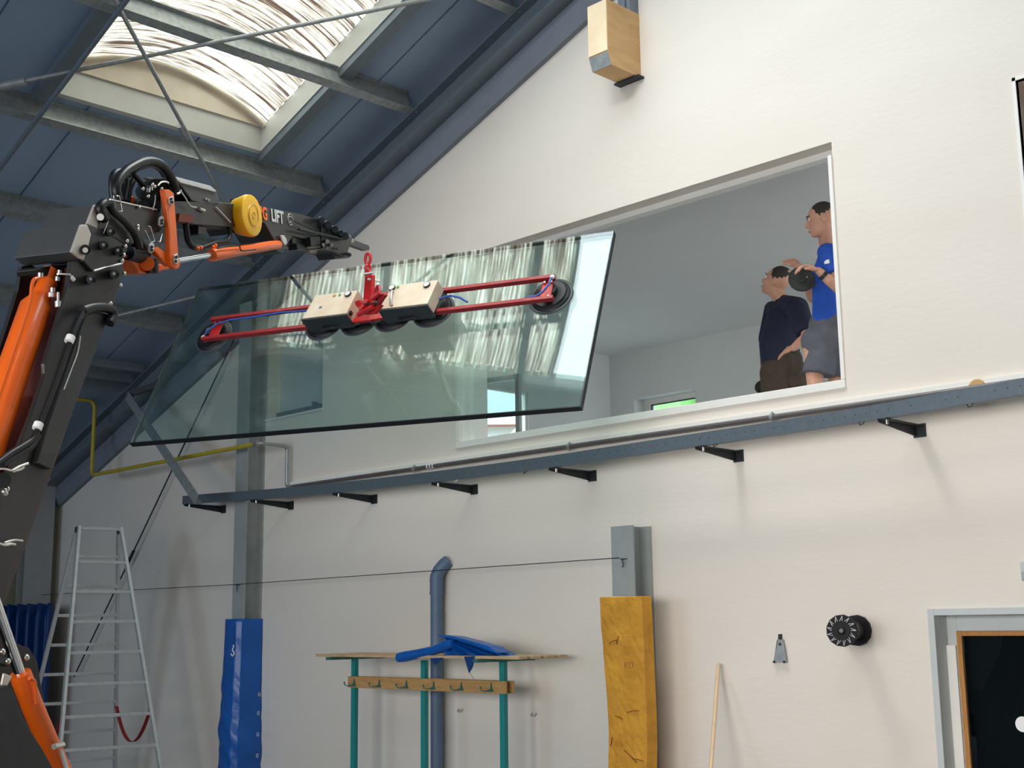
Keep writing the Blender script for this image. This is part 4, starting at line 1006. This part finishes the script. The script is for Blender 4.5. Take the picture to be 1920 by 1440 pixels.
# main fly beam
cp('fly_beam', [(300, 376), (420, 380), (470, 384), (560, 400), (602, 413), (598, 441), (575, 449), (548, 443), (517, 433), (495, 418), (430, 426), (335, 418), (300, 406)], S-.01, .18, 'black_paint')
cp('beam_stage', [(545, 404), (606, 416), (640, 430), (632, 466), (600, 466), (556, 461), (548, 455)], S-.03, .14, 'black_paint')
cp('cylinder_lug', [(495, 416), (520, 432), (549, 443), (537, 462), (529, 476), (519, 470), (514, 450), (503, 430)], S+.01, .22, 'black_paint')
cp('under_strip', [(337, 400), (362, 403), (362, 418), (335, 415)], S+.004, .02, 'dark_red', bevel=0)
cp('under_block', [(372, 415), (388, 417), (387, 440), (372, 440)], S-.04, .08, 'black_paint')
cp('under_frame', [(362, 412), (430, 422), (437, 436), (430, 440), (424, 430), (362, 421)], S-.03, .12, 'black_paint')
# beam head and tip
cp('beam_head', [(603, 413), (625, 424), (648, 436), (661, 446), (656, 462), (650, 478), (640, 480), (622, 471), (604, 466)], S-.0, .16, 'black_paint')
cp('head_lower_block', [(619, 462), (652, 470), (655, 484), (629, 486), (624, 476)], S-.02, .12, 'black_paint')
cp('head_side_box', [(582, 444), (600, 442), (602, 464), (584, 462)], S+.02, .06, 'black_rubber')
cp('head_side_box', [(556, 456), (578, 460), (574, 469), (558, 468)], S-.02, .06, 'black_rubber')
cp('tip_arm', [(648, 438), (660, 448), (692, 460), (694, 468), (686, 470), (655, 459)], S-.07, .035, 'dark_grey')
ct('tip_bracket', [(650, 440), (655, 445), (661, 453)], S-.03, .012, 'steel_shiny', 8)
for (x, y, r) in ((601, 411, .018), (613, 420, .022), (626, 429, .022), (645, 442, .026), (612, 452, .012), (605, 458, .010), (620, 459, .010), (653, 477, .014), (637, 436, .018)):
    ct('head_pulley' if r > .02 else 'head_bolt', [(x, y), (x+2, y+1)], [S+.0, S+.05], r, 'dark_steel' if r > .012 else 'steel_shiny', 14)
ct('head_rod', [(560, 430), (610, 441), (642, 448)], S+.03, .008, 'dark_steel', 8)
ct('head_cable', smoothpts([(552, 415), (585, 430), (625, 446), (650, 448)]), S+.025, .0035, 'black_rubber', 6)
for (x, y) in ((607, 463), (612, 464), (629, 465), (634, 466)): ct('head_bolt', [(x, y), (x+1, y)], [S, S+.02], .006, 'steel_shiny', 8)
# lettering on the beam
e0 = K_(492, 407, S-.008); ex = K_(545, 420, S-.008)-e0; exn = ex.normalized(); eyn = ln.cross(exn)
if eyn.z < 0: eyn = -eyn
e0 = K_(478, 404.5, S-.006)
hgt = (K_(505, 389, S-.008)-K_(505, 411, S-.008)).length
text_mesh('beam_lettering', 'BG', .098, K_(486, 408.5, S-.006), exn*.80, eyn, 'text_orange', crane, .001, .004)
text_mesh('beam_lettering', 'LIFT', .098, K_(509, 413.5, S-.006), exn*.88, eyn, 'text_white', crane, .001, .004)
cc_ = K_(544.5, 411.5, S-.008); pts = [cc_+exn*(.034*math.cos(a))+eyn*(.034*math.sin(a)) for a in [i*math.pi/12 for i in range(21)]]
build('beam_emblem', MB().tube(pts, .0025, 6).tube([cc_+exn*-.02+eyn*.012, cc_+exn*0+eyn*.02, cc_+exn*.02+eyn*.01], .0025, 6).tube([cc_+exn*-.012-eyn*.02, cc_+exn*.004-eyn*.012, cc_+exn*.016-eyn*.022], .0025, 6), 'text_white', crane)
# valve box on top
cp('valve_box', [(327, 336), (338, 346), (360, 376), (402, 388), (411, 384), (408, 360), (340, 339)], S-.01, .22, 'dark_grey')
cp('valve_box_lid', [(324, 331), (330, 331), (395, 348), (407, 358), (404, 360), (339, 343)], S+.0, .20, 'alu')
for x, y in ((386, 373), (391, 375)): ct('box_screw', [(x, y), (x+1, y)], [S-.01, S+.005], .006, 'white', 8)
cp('box_bracket', [(340, 372), (402, 388), (430, 392), (430, 384), (411, 380)], S-.05, .12, 'black_paint')
# valve cluster and rotation motor
random.seed(3)
clus = [(285, 345, .030), (296, 350, .026), (275, 362, .038), (292, 370, .045), (306, 365, .035), (263, 385, .03), (318, 352, .030), (280, 385, .04), (302, 388, .04)]
for x, y, r in clus:
    ct('valve_body', [(x-7, y-2), (x+6, y+2)], [S-.22, S-.02], r, 'black_rubber', 16)
for x, y in ((268, 354), (286, 346), (290, 350), (303, 354), (278, 368), (261, 388)):
    build('fitting', MB().sph(K_(x, y, S+.01), .009, 8, 6), 'steel_shiny', crane)
for x, y in ((278, 353), (283, 349)): ct('fitting', [(x, y), (x, y+8)], S+.0, .010, 'steel_shiny', 8)
cp('red_flange', [(243, 370), (252, 367), (254, 382), (245, 385)], S-.12, .06, 'orange')
ct('wire_loop', smoothpts([(296, 348), (302, 342), (310, 341), (316, 343)]), S+.02, .005, 'steel_shiny', 6)
ct('thin_wire', smoothpts([(291, 366), (290, 380), (286, 394)]), S+.02, .003, 'steel_shiny', 6)
ct('thin_wire', smoothpts([(338, 357), (348, 372), (357, 386), (368, 389)]), S+.02, .004, 'steel_shiny', 6)
ct('thin_wire', [(405, 388), (418, 402), (432, 417)], S+.0, .004, 'alu', 6)
ct('marker_lamp', [(374, 392), (383, 395)], S+.0, .009, 'plate_light', 8)
# big hose loops
ct('hydraulic_hose', smoothpts([(222, 376), (218, 355), (222, 338), (235, 322), (250, 312), (268, 304), (286, 303), (302, 309), (314, 322), (322, 336), (328, 352), (330, 364)]), S-.02, .023, 'black_rubber', 14)
ct('hydraulic_hose', smoothpts([(213, 376), (210, 350), (212, 330), (220, 322), (232, 325), (236, 345), (232, 376)]), S-.08, .017, 'black_rubber', 12)
ct('hydraulic_hose', smoothpts([(226, 378), (226, 352), (232, 336), (246, 322), (262, 312), (284, 308), (300, 316), (312, 334), (320, 350)]), S-.10, .018, 'black_rubber', 12)
ct('hydraulic_hose', smoothpts([(240, 378), (243, 355), (250, 338), (256, 330)]), S-.10, .014, 'black_rubber', 12)
ct('hydraulic_hose', smoothpts([(250, 325), (262, 340), (272, 352)]), S-.06, .013, 'black_rubber', 12)
ct('hydraulic_hose', smoothpts([(206, 384), (212, 396), (226, 408), (240, 422), (252, 438), (258, 452), (262, 466)]), S+.03, .018, 'black_rubber', 12)
ct('hydraulic_hose', smoothpts([(196, 380), (188, 388), (190, 400), (198, 412)]), S+.02, .022, 'black_rubber', 12)
ct('hose_sheath', smoothpts([(238, 440), (250, 450), (262, 462), (270, 474), (262, 480), (240, 474)]), S-.03, .035, 'black_rubber', 12)
ct('hydraulic_hose', smoothpts([(348, 420), (350, 435), (353, 452), (362, 463), (378, 465)]), S-.02, .016, 'black_rubber', 10)
ct('hydraulic_hose', smoothpts([(378, 465), (405, 455), (425, 452), (432, 440), (430, 425)]), S-.02, .011, 'black_rubber', 10)
ct('hose_clip', smoothpts([(331, 364), (336, 362), (339, 357)]), S+.0, .006, 'steel_shiny', 6)
# yellow reel
rc_ = K_(473, 404, S+.05); rx = ln
rl_ = build('cable_reel', MB().tube_rings(rc_, ln, [(-.10, .080), (-.09, .100), (-.02, .118), (.0, .115), (.006, .085), (.004, .06), (.008, .058), (.009, .0005)], 22, False), 'yellow_reel', crane, bevel=.008, seg=3)
for a in (.5, 2.3):
    pass
c_ = rc_+ln*.010
build('reel_ring', MB().tube([c_+hd*(.052*math.cos(t))+V((0, 0, 1))*(.062*math.sin(t)) for t in [i*math.pi/16 for i in range(33)]], .0018, 6, caps=False), 'tape', rl_)
build('reel_ring', MB().tube([c_+hd*(.016*math.cos(t))+V((0, 0, 1))*(.018*math.sin(t)) for t in [i*math.pi/10 for i in range(21)]], .0018, 6, caps=False), 'tape', rl_)
cp('reel_back', [(440, 372), (488, 376), (493, 440), (444, 436)], S-.05, .03, 'black_rubber', parent=crane)
# link arms and cylinder
cp('link_arm', [(308, 355), (318, 355), (327, 362), (328, 380), (332, 430), (335, 478), (339, 496), (335, 504), (329, 505), (323, 499), (320, 480), (318, 425), (313, 385)], S+.055, .03, 'orange', bevel=.006)
cp('link_pad', [(317, 371), (325, 367), (327, 380), (322, 385), (318, 382)], S+.062, .006, 'alu'); cp('link_pad', [(327, 478), (333, 475), (336, 490), (331, 496), (326, 492)], S+.062, .006, 'alu')
for x, y in ((321, 373), (323, 379), (331, 482), (330, 490)): build('bolt', MB().cyl(K_(x, y, S+.06), K_(x, y, S+.072), .007, 8), 'dark_steel', crane)
cp('link_lower', [(286, 466), (296, 462), (321, 480), (327, 492), (318, 500), (311, 494)], S+.03, .03, 'orange', bevel=.006)
cp('lower_casting', [(233, 476), (252, 480), (270, 486), (274, 492), (300, 495), (325, 494), (328, 503), (310, 506), (292, 513), (262, 512), (254, 498), (244, 488)], S-.03, .10, 'orange', bevel=.01)
ct('casting_band', [(284, 486), (286, 512)], S+.0, .03, 'black_rubber', 14)
ct('casting_boss', [(268, 494), (276, 494)], [S-.14, S+.0], .035, 'orange', 16)
for x, y in ((304, 416), (285, 466)):
    cp('pin_plate', [(x-4, y-8), (x+1, y-12), (x+5, y-8), (x+4, y+6), (x-1, y+9), (x-5, y+5)], S+.035, .012, 'alu'); [build('bolt', MB().cyl(K_(x, y+q_, S+.035), K_(x, y+q_, S+.045), .007, 8), 'dark_steel', crane) for q_ in (-3, 3)]
ct('piston_rod', [(332, 489), (402, 477)], S+.02, .015, 'chrome', 18)
ct('cylinder_barrel', [(396, 479), (402, 478), (440, 472), (505, 461), (522, 459), (526, 459)], S+.02, .028, 'orange', 20, rs=[.033, .034, .028, .0275, .025, .012])
ct('cylinder_pipe', smoothpts([(408, 466), (425, 462), (448, 461), (450, 466), (455, 470), (480, 468)]), S+.055, .004, 'black_rubber', 6)
for x, y in ((371, 466), (377, 465), (404, 461), (400, 464)): build('fitting', MB().sph(K_(x, y, S+.01), .012, 8, 6), 'orange', crane)
cp('pin_plate', [(527, 441), (533, 441), (538, 448), (539, 456), (535, 460), (531, 455)], S+.03, .012, 'alu')
# handles (bent wire)
for pts in (((213, 367), (217, 396), (229, 396), (224, 368), (220, 367)), ((272, 432), (283, 455), (290, 452), (282, 425), (277, 424)), ((296, 452), (300, 454), (304, 438)), ((194, 438), (203, 413))):
    ct('wire_guard', pts, S+.03, .003, 'steel_shiny', 6)
# bolts and pins
for x, y, r in ((208, 434, .020), (195, 460, .020), (222, 470, .020), (171, 524, .021), (215, 514, .021)):
    b_ = build('pin', MB().cyl(K_(x, y, S), K_(x, y, S+.05), r, 16).cyl(K_(x, y, S+.04), K_(x, y, S+.06), r*.55, 8), 'dark_steel', crane)
    build('pin_cap', MB().cyl(K_(x-1, y-1, S+.060), K_(x-1, y-1, S+.064), r*.35, 8), 'steel_shiny', b_)
build('pin', MB().cyl(K_(160, 468, S+.02), K_(160, 468, S+.045), .022, 16), 'black_rubber', crane); build('pin_cap', MB().cyl(K_(160, 469, S+.045), K_(160, 469, S+.055), .012, 12), 'alu', crane)
build('pin_cap', MB().cyl(K_(188, 407, S+.02), K_(188, 407, S+.03), .016, 16), 'white', crane)
for x, y in ((238, 452), (235, 462), (232, 478), (229, 489), (233, 513), (226, 535), (207, 569), (160, 579), (258, 430), (258, 424)):
    build('bolt', MB().sph(K_(x, y, S+.03), .010, 8, 6), 'steel_shiny', crane)
# main lift cylinder
ct('main_cylinder', [(94, 506), (82, 543), (76, 558), (66, 578), (30, 680), (-10, 800), (-40, 900)], S-.12, .06, 'orange', 28, rs=[.032, .034, .040, .066, .066, .066, .066])
ct('cylinder_collar', [(90, 530), (78, 556)], S-.12, .043, 'orange', 24)
ct('cylinder_pipe', smoothpts([(72, 522), (64, 524), (60, 535), (57, 560), (45, 600), (18, 680), (-8, 760)]), S-.04, .008, 'orange', 8)
for x, y, m_ in ((76, 515, 'steel_shiny'), (99, 543, 'steel_shiny'), (96, 552, 'white'), (103, 553, 'orange'), (108, 522, 'steel_shiny'), (112, 510, 'steel_shiny')):
    build('fitting', MB().cyl(K_(x, y-3, S-.05), K_(x, y+5, S-.05), .012, 8), m_, crane)
cp('cylinder_head_bracket', [(66, 505), (80, 500), (135, 495), (128, 560), (118, 575), (105, 520), (70, 515)], S-.10, .10, 'black_rubber')
ct('lever_wire', [(108, 514), (130, 514), (138, 524)], S-.0, .005, 'steel_shiny', 6); ct('lever_wire', [(133, 519), (138, 525)], S+.0, .010, 'white', 8)
ct('plug', [(109, 548), (109, 572)], S-.02, .006, 'alu', 8); ct('plug', [(109, 565), (109, 576)], S-.02, .014, 'alu', 10)
# hose along the boom with cable tags
ct('hydraulic_hose', smoothpts([(155, 586), (146, 604), (138, 622), (128, 650), (105, 715), (86, 765), (74, 795), (68, 812), (58, 826), (40, 838), (20, 850), (-5, 868), (-30, 885)]), S+.055, .013, 'black_rubber', 12)
ct('hydraulic_hose', smoothpts([(72, 815), (60, 836), (44, 846), (28, 856), (4, 872)]), S+.05, .013, 'black_rubber', 12)
for x, y in ((131, 636), (71, 799)): ct('cable_tag', [(x+2, y-5), (x-2, y+5)], S+.058, .020, 'white', 12)
ct('bright_edge', smoothpts([(151, 630), (146, 660), (135, 690), (120, 730)]), S+.036, .003, 'alu', 6)
ct('grab_rail', smoothpts([(-10, 880), (6, 879), (22, 882), (36, 875), (52, 869)]), S+.05, .006, 'steel_shiny', 8); ct('grab_rail', smoothpts([(26, 883), (38, 880), (44, 876)]), S+.045, .006, 'steel_shiny', 8)
ct('grab_rail', smoothpts([(-10, 1016), (8, 1022), (20, 1020), (28, 1021)]), S+.05, .006, 'steel_shiny', 8); ct('grab_rail', smoothpts([(8, 1018), (25, 1013), (42, 1014)]), S+.045, .005, 'steel_shiny', 8)
for x, y in ((10, 925), (13, 917), (8, 922)): build('fitting', MB().sph(K_(x, y, S+.03), .012, 8, 6), 'steel_shiny', crane)
build('pin', MB().cyl(K_(6, 900, S), K_(6, 900, S+.04), .03, 16), 'black_rubber', crane)
# lower left: second lift cylinder, body plates
B0 = .05
ct('piston_rod', [(-30, 1068), (42, 1277)], B0+.10, .022, 'chrome', 20)
ct('lower_cylinder', [(38, 1262), (41, 1272), (60, 1322), (88, 1388), (112, 1440), (170, 1570)], B0+.10, .037, 'orange', 24, rs=[.040, .042, .042, .042, .042, .042])
ct('cylinder_pipe', smoothpts([(55, 1272), (63, 1276), (66, 1290), (68, 1320)]), B0+.16, .008, 'orange', 8)
ct('fitting', [(101, 1400), (118, 1396)], B0+.17, .012, 'steel_shiny', 10); cp('clevis_plate', [(114, 1404), (120, 1408), (134, 1450), (126, 1455)], B0+.17, .01, 'alu')
cp('base_body', [(-160, 1120), (-60, 1120), (8, 1128), (0, 1170), (30, 1205), (55, 1215), (70, 1240), (85, 1330), (110, 1400), (140, 1480), (190, 1640), (-200, 1640)], B0-.05, .35, 'black_rubber')
cp('body_cover', [(-160, 1310), (0, 1288), (12, 1284), (22, 1292), (45, 1350), (80, 1405), (105, 1450), (150, 1560), (160, 1640), (-200, 1640)], B0+.26, .10, 'dark_steel')
cp('body_plate', [(8, 1262), (24, 1268), (12, 1290), (3, 1285)], B0+.20, .01, 'plate_light')
cp('body_plate', [(-10, 1200), (6, 1230), (22, 1232), (16, 1250), (-10, 1240)], B0+.10, .03, 'black_paint')
for x, y in ((49, 1233), (4, 1222), (14, 1240)): build('bolt', MB().sph(K_(x, y, B0+.10), .014, 10, 8), 'steel_shiny', crane)
zb = K_(60, 1640, B0).z
bb = [K_(x, y, B0+.1) for x, y in ((-260, 1600), (180, 1600))]
cb_ = MB(); pA, pB = bb; pA.z = pB.z = max(.3, pA.z+.05)
cb_.prism([V((pA.x, pA.y, 0)), V((pB.x, pB.y, 0)), pB, pA], -ln*.7); build('crane_carrier', cb_, 'black_paint', crane)

# ================================================================ PEOPLE
def organic(name, mb_, m, parent=None, vox=.010, smooth=6, fac=.5):
    me = bpy.data.meshes.new('tmp'); base = worldloc(parent) if parent else V((0, 0, 0))
    me.from_pydata([p-base for p in mb_.v], [], mb_.f); me.update()
    to = bpy.data.objects.new('tmp', me); sc.collection.objects.link(to)
    r = to.modifiers.new('r', 'REMESH'); r.mode = 'VOXEL'; r.voxel_size = vox
    s_ = to.modifiers.new('s', 'SMOOTH'); s_.iterations = smooth; s_.factor = fac
    dg = bpy.context.evaluated_depsgraph_get(); m2 = bpy.data.meshes.new_from_object(to.evaluated_get(dg)); bpy.data.objects.remove(to)
    for p in m2.polygons: p.use_smooth = True
    m2.materials.clear(); m2.materials.append(M[m]); m2.name = name
    o = bpy.data.objects.new(name, m2); o.parent = parent; sc.collection.objects.link(o); return o
def limb(mb_, pts, rs, flat=None, end=True):
    mb_.tube(pts, .1, 14, rs=rs, flat=flat); mb_.sph(pts[0], rs[0], 10, 7)
    if end: mb_.sph(pts[-1], rs[-1], 10, 7)
def hand(mb_, w_, d_, n_, curl, spread=.018, sc_=1., thumb=1):
    # wrist point, finger direction, palm normal (the way the fingers curl)
    d_, n_ = V(d_).normalized(), V(n_).normalized(); n_ = (n_-d_*n_.dot(d_)).normalized(); s_ = d_.cross(n_)
    P_ = V(w_)
    mb_.sph(P_+d_*.05*sc_, (.046*sc_, .040*sc_, .017*sc_), 12, 8, Matrix((d_, s_, n_)).transposed())
    for i, (o_, l_) in enumerate(((-.03, .070), (-.010, .082), (.010, .077), (.030, .060))):
        b = P_+d_*.082*sc_+s_*o_*sc_; a1 = curl*(.8+.15*i); p1 = b+(d_*math.cos(a1)+n_*math.sin(a1))*l_*.45*sc_+s_*o_*.5*sc_
        a2 = curl*1.9; p2 = p1+(d_*math.cos(a2)+n_*math.sin(a2)+s_*o_*6)*l_*.32*sc_; a3 = curl*2.5; p3 = p2+(d_*math.cos(a3)+n_*math.sin(a3))*l_*.25*sc_
        limb(mb_, [P_+d_*.055*sc_+s_*o_*.8*sc_, b, p1, p2, p3], [.011*sc_, .0105*sc_, .0095*sc_, .0085*sc_, .0075*sc_])
    t0 = P_+d_*.025*sc_+s_*(-.030*thumb)*sc_; t1 = t0+(d_*.7-s_*thumb*.8+n_*.3).normalized()*.042*sc_; t2 = t1+(d_*.9-s_*thumb*.35+n_*.45).normalized()*.032*sc_
    limb(mb_, [t0, t1, t2], [.015*sc_, .0115*sc_, .009*sc_])
def head(mb_, c, fwd, up):
    fwd, up = V(fwd).normalized(), V(up).normalized(); up = (up-fwd*up.dot(fwd)).normalized(); s_ = up.cross(fwd); R3 = Matrix((fwd, s_, up)).transposed(); c = V(c)
    mb_.sph(c+up*.025-fwd*.012, (.098, .078, .098), 20, 14, R3); mb_.sph(c+fwd*.022-up*.045, (.068, .060, .075), 16, 10, R3)
    mb_.sph(c+fwd*.058-up*.098, (.030, .030, .020), 12, 8, R3)
    mb_.tube([c+fwd*.082+up*.018, c+fwd*.098-up*.012, c+fwd*.108-up*.030], .01, 10, rs=[.008, .011, .014]); mb_.sph(c+fwd*.100-up*.034, (.014, .017, .010), 10, 8, R3)
    mb_.sph(c+fwd*.078+up*.032, (.016, .050, .010), 12, 8, R3)
    for k in (-1, 1):
        mb_.sph(c+s_*(k*.078)-fwd*.012-up*.012, (.018, .010, .032), 10, 8, R3); mb_.sph(c+s_*(k*.042)+fwd*.06-up*.025, (.02, .02, .02), 10, 8, R3)
    mb_.sph(c+fwd*.082-up*.070, (.014, .026, .010), 12, 8, R3)
    return R3
def face_bits(par, c, fwd, up):
    fwd, up = V(fwd).normalized(), V(up).normalized(); up = (up-fwd*up.dot(fwd)).normalized(); s_ = up.cross(fwd); R3 = Matrix((fwd, s_, up)).transposed(); c = V(c)
    for k in (-1, 1):
        e_ = build('eye', MB().sph(c+s_*(k*.032)+fwd*.080+up*.008, (.009, .014, .009), 10, 8, R3), 'white', par); build('iris', MB().sph(c+s_*(k*.032)+fwd*.0865+up*.008, (.004, .006, .006), 8, 6, R3), 'eye', par)
        build('eyebrow', MB().tube([c+s_*(k*.016)+fwd*.093+up*.030, c+s_*(k*.032)+fwd*.092+up*.036, c+s_*(k*.052)+fwd*.078+up*.030], .004, 6), 'hair', par)
    build('lips', MB().sph(c+fwd*.094-up*.070, (.005, .022, .007), 10, 6, R3), 'lip', par)
    h = MB(); h.sph(c+up*.036-fwd*.024, (.098, .083, .098), 20, 14, R3); h.v = [p if (p-c).dot(up) > .012-(.9*(p-c).dot(fwd) if (p-c).dot(fwd) < 0 else 0)*.9 and not ((p-c).dot(fwd) > .045 and (p-c).dot(up) < .07) else c+(p-c)*.86 for p in h.v]
    build('hair', h, 'hair', par)

FL = FZ
# --- man in the bright blue shirt
Y1 = 7.80
A = lambda x, y, Y=Y1: at(x, y, Y)
B = thing('person', 'person in bright blue T-shirt and grey shorts holding a black suction disc', 'person', (A(1552, 700).x, Y1, FL))
hc = A(1539, 413, 7.75); fwd1 = V((-.80, -.55, -.12)); up1 = V((-.12, -.05, 1))
neck = A(1552, 462, 7.84); chest = A(1557, 510, 7.86); waist = A(1556, 590, 7.84); hip = A(1552, 640, 7.82)
s1v = V((.35, -.85, 0)).normalized()       # his left side, toward the hall
body = MB(); head(body, hc, fwd1, up1)
limb(body, [hc-V(up1)*.06-fwd1.normalized()*.02, neck, chest], [.056, .060, .09])
limb(body, [chest, waist, hip], [.11, .11, .11], .8)
# near arm: shoulder, elbow hidden by the reveal, hand on the disc
shn = neck+V((.06, -.10, -.08)); eln = A(1577, 545, 7.62); wrn = A(1535, 508, 7.50)
limb(body, [shn, (shn+eln)/2, eln, (eln+wrn)/2, wrn], [.055, .05, .042, .038, .027])
hand(body, wrn, A(1512, 499, 7.45)-wrn, V((.1, .25, -1)), .62, sc_=1.12, thumb=-1)
shf = neck+V((-.06, .14, -.09)); elf = A(1520, 560, 8.05); wrf = A(1508, 514, 7.66)
limb(body, [shf, elf, wrf], [.05, .042, .027]); hand(body, wrf, A(1494, 498, 7.62)-wrf, V((-.2, -.5, -.8)), .35, sc_=1.1, thumb=1)
kl = A(1528, 716, 7.72); kr = A(1568, 712, 7.95)
ftl = V((kl.x-.02, kl.y, FL+.04)); ftr = V((kr.x, kr.y+.02, FL+.04))
limb(body, [hip+V((-.06, -.08, 0)), kl, V((kl.x, kl.y, FL+.06))], [.085, .058, .04]); limb(body, [hip+V((.06, .09, 0)), kr, V((kr.x, kr.y, FL+.06))], [.085, .058, .04])
organic('body', body, 'skin', B, .0055, 3); face_bits(B, hc, fwd1, up1)
sh = MB()
limb(sh, [neck+V((0, 0, -.05)), chest, A(1557, 555, 7.86), waist, A(1555, 612, 7.83)], [.075, .145, .142, .138, .146], .85, False)
limb(sh, [neck+V((.02, -.05, -.06)), shn, shn+(eln-shn)*.6], [.07, .075, .072], None, False); limb(sh, [neck+V((-.02, .05, -.06)), shf, shf+(elf-shf)*.5], [.07, .072, .065])
organic('tshirt', sh, 'royal', B, .011, 5)
ch = A(1546, 493, 7.64)
build('shirt_logo', MB().prism([A(1545, 492, 7.62), A(1548, 488, 7.62), A(1553, 486, 7.62), A(1555, 491, 7.62), A(1554, 494, 7.62), A(1546, 495, 7.62)], (0, .03, 0)), 'white', B)
so = MB(); kk1 = A(1530, 700, 7.72)
limb(so, [A(1554, 612, 7.83), hip], [.145, .15], .9)
limb(so, [hip+V((-.05, -.07, 0)), A(1540, 660, 7.76), A(1534, 703, 7.74)], [.11, .110, .112], None, False); limb(so, [hip+V((.05, .09, 0)), A(1566, 704, 7.93)], [.11, .110], None, False)
organic('shorts', so, 'grey_cloth', B, .011, 5)
for k_, f_ in ((kl, ftl), (kr, ftr)): build('shoe', MB().sph((k_.x-.05, k_.y-.02, FL+.045), (.13, .05, .045), 14, 8), 'black_rubber', B)
wd_ = (wrn-eln).normalized(); build('wristwatch', MB().tube_rings(wrn-wd_*.045, wd_, [(-.013, .036), (.013, .035)], 18, True).cyl(wrn-wd_*.045+V((-.01, -.02, .022)), wrn-wd_*.045+V((-.014, -.027, .032)), .016, 12), 'dark_steel', B)
# disc in his hands
dc = A(1503, 524, 7.52); dn = V((.62, -.75, .15)).normalized()
dk = thing('suction_disc', 'round black rubber suction disc held by the person in bright blue', 'suction disc', dc)
build('disc', MB().tube_rings(dc, dn, [(-.012, .086), (0, .092), (.008, .092), (.012, .087), (.008, .084), (.008, .03), (.014, .028)], 36, True), 'dark_disc', dk, smooth=False)
build('lug', MB().bar(A(1520, 531, 7.50), A(1527, 535, 7.50), .03, .03), 'black_rubber', dk); build('screw', MB().sph(dc+dn*.02+V((.04, 0, 0)), .006, 8, 6), 'steel_shiny', dk)

# --- man in the navy shirt
Y2 = 8.45
A = lambda x, y, Y=Y2: at(x, y, Y)
Dk = thing('person', 'person in dark navy shirt and brown trousers with a hand on the hip', 'person', (A(1470, 700).x, Y2, FL))
hc = A(1455, 528, 8.42); fwd2 = V((-.82, -.25, .42)); up2 = V((.40, .05, .9))
neck = A(1468, 565, 8.45); chest = A(1470, 600, 8.45); belly = A(1462, 650, 8.42); hip = A(1470, 690, 8.42)
body = MB(); head(body, hc, fwd2, up2)
limb(body, [hc-V(up2).normalized()*.06, neck, chest], [.058, .062, .1]); limb(body, [chest, belly, hip], [.12, .12, .11], .85)
shn = A(1494, 578, 8.30); eln = A(1513, 632, 8.16); wrn = A(1488, 652, 8.07)
limb(body, [shn, (shn+eln)/2, eln, (eln+wrn)/2, wrn], [.06, .054, .044, .038, .028])
hand(body, wrn, A(1462, 661, 8.12)-wrn, V((-.1, .6, -.6)), .22, sc_=1.12, thumb=1)
shf = A(1452, 580, 8.62); elf = A(1434, 650, 8.68); wrf = A(1432, 698, 8.60)
limb(body, [shf, elf, wrf], [.055, .045, .028]); hand(body, wrf, V((-.05, 0, -1)), V((-.7, -.5, 0)), .5, thumb=1)
for dx, dy_ in ((-.03, -.12), (.03, .13)):
    k0 = V((hip.x+dx, hip.y+dy_*.75, hip.z)); limb(body, [k0, V((k0.x-.02, k0.y, FL+.45)), V((k0.x, k0.y, FL+.06))], [.08, .055, .04])
organic('body', body, 'skin', Dk, .0055, 3); face_bits(Dk, hc, fwd2, up2)
sh = MB()
limb(sh, [neck+V((0, 0, -.03)), A(1474, 585, 8.45), A(1470, 615, 8.44), A(1461, 648, 8.42), A(1464, 686, 8.42)], [.08, .155, .168, .170, .163], .9, False)
limb(sh, [A(1478, 575, 8.40), shn, (shn+eln)/2, shn+(eln-shn)*.9], [.09, .094, .084, .074], None, False); limb(sh, [A(1464, 580, 8.5), shf, shf.lerp(elf, .8)], [.08, .085, .07])
sh.tube([A(1478, 560, 8.42), A(1466, 558, 8.42), A(1461, 566, 8.42)], .03, 10)
organic('shirt', sh, 'navy', Dk, .012, 5)
tr_ = MB()
limb(tr_, [A(1470, 678, 8.42), hip], [.150, .155], .9)
for dx, dy_ in ((-.03, -.09), (.03, .11)):
    k0 = V((hip.x+dx, hip.y+dy_, hip.z-.04)); limb(tr_, [k0, V((k0.x-.02, k0.y, FL+.45)), V((k0.x, k0.y, FL+.10))], [.115, .085, .075])
organic('trousers', tr_, 'brown_cloth', Dk, .012, 4)
build('thigh_pocket', MB().prism([A(1478, 706, 8.22), A(1502, 703, 8.24), A(1503, 722, 8.24), A(1480, 726, 8.22)], (.0, .06, 0)), 'brown_cloth', Dk, bevel=.01)
for dy_ in (-.12, .13): build('shoe', MB().sph((hip.x-.06, hip.y+dy_, FL+.045), (.13, .05, .045), 14, 8), 'black_rubber', Dk)
cpx = A(1430, 724, 8.50); cap = thing('cap', 'black cap held low by the person in the navy shirt', 'cap', cpx)
cm = MB(); cm.sph(cpx+V((.02, 0, -.01)), (.085, .075, .06), 16, 8); build('crown', cm, 'cap_black', cap)
build('brim', MB().prism([A(1414, 728, 8.42), A(1428, 722, 8.42), A(1444, 728, 8.42), A(1440, 734, 8.42), A(1424, 732, 8.42)], (.03, .08, 0)), 'cap_black', cap, bevel=.004)
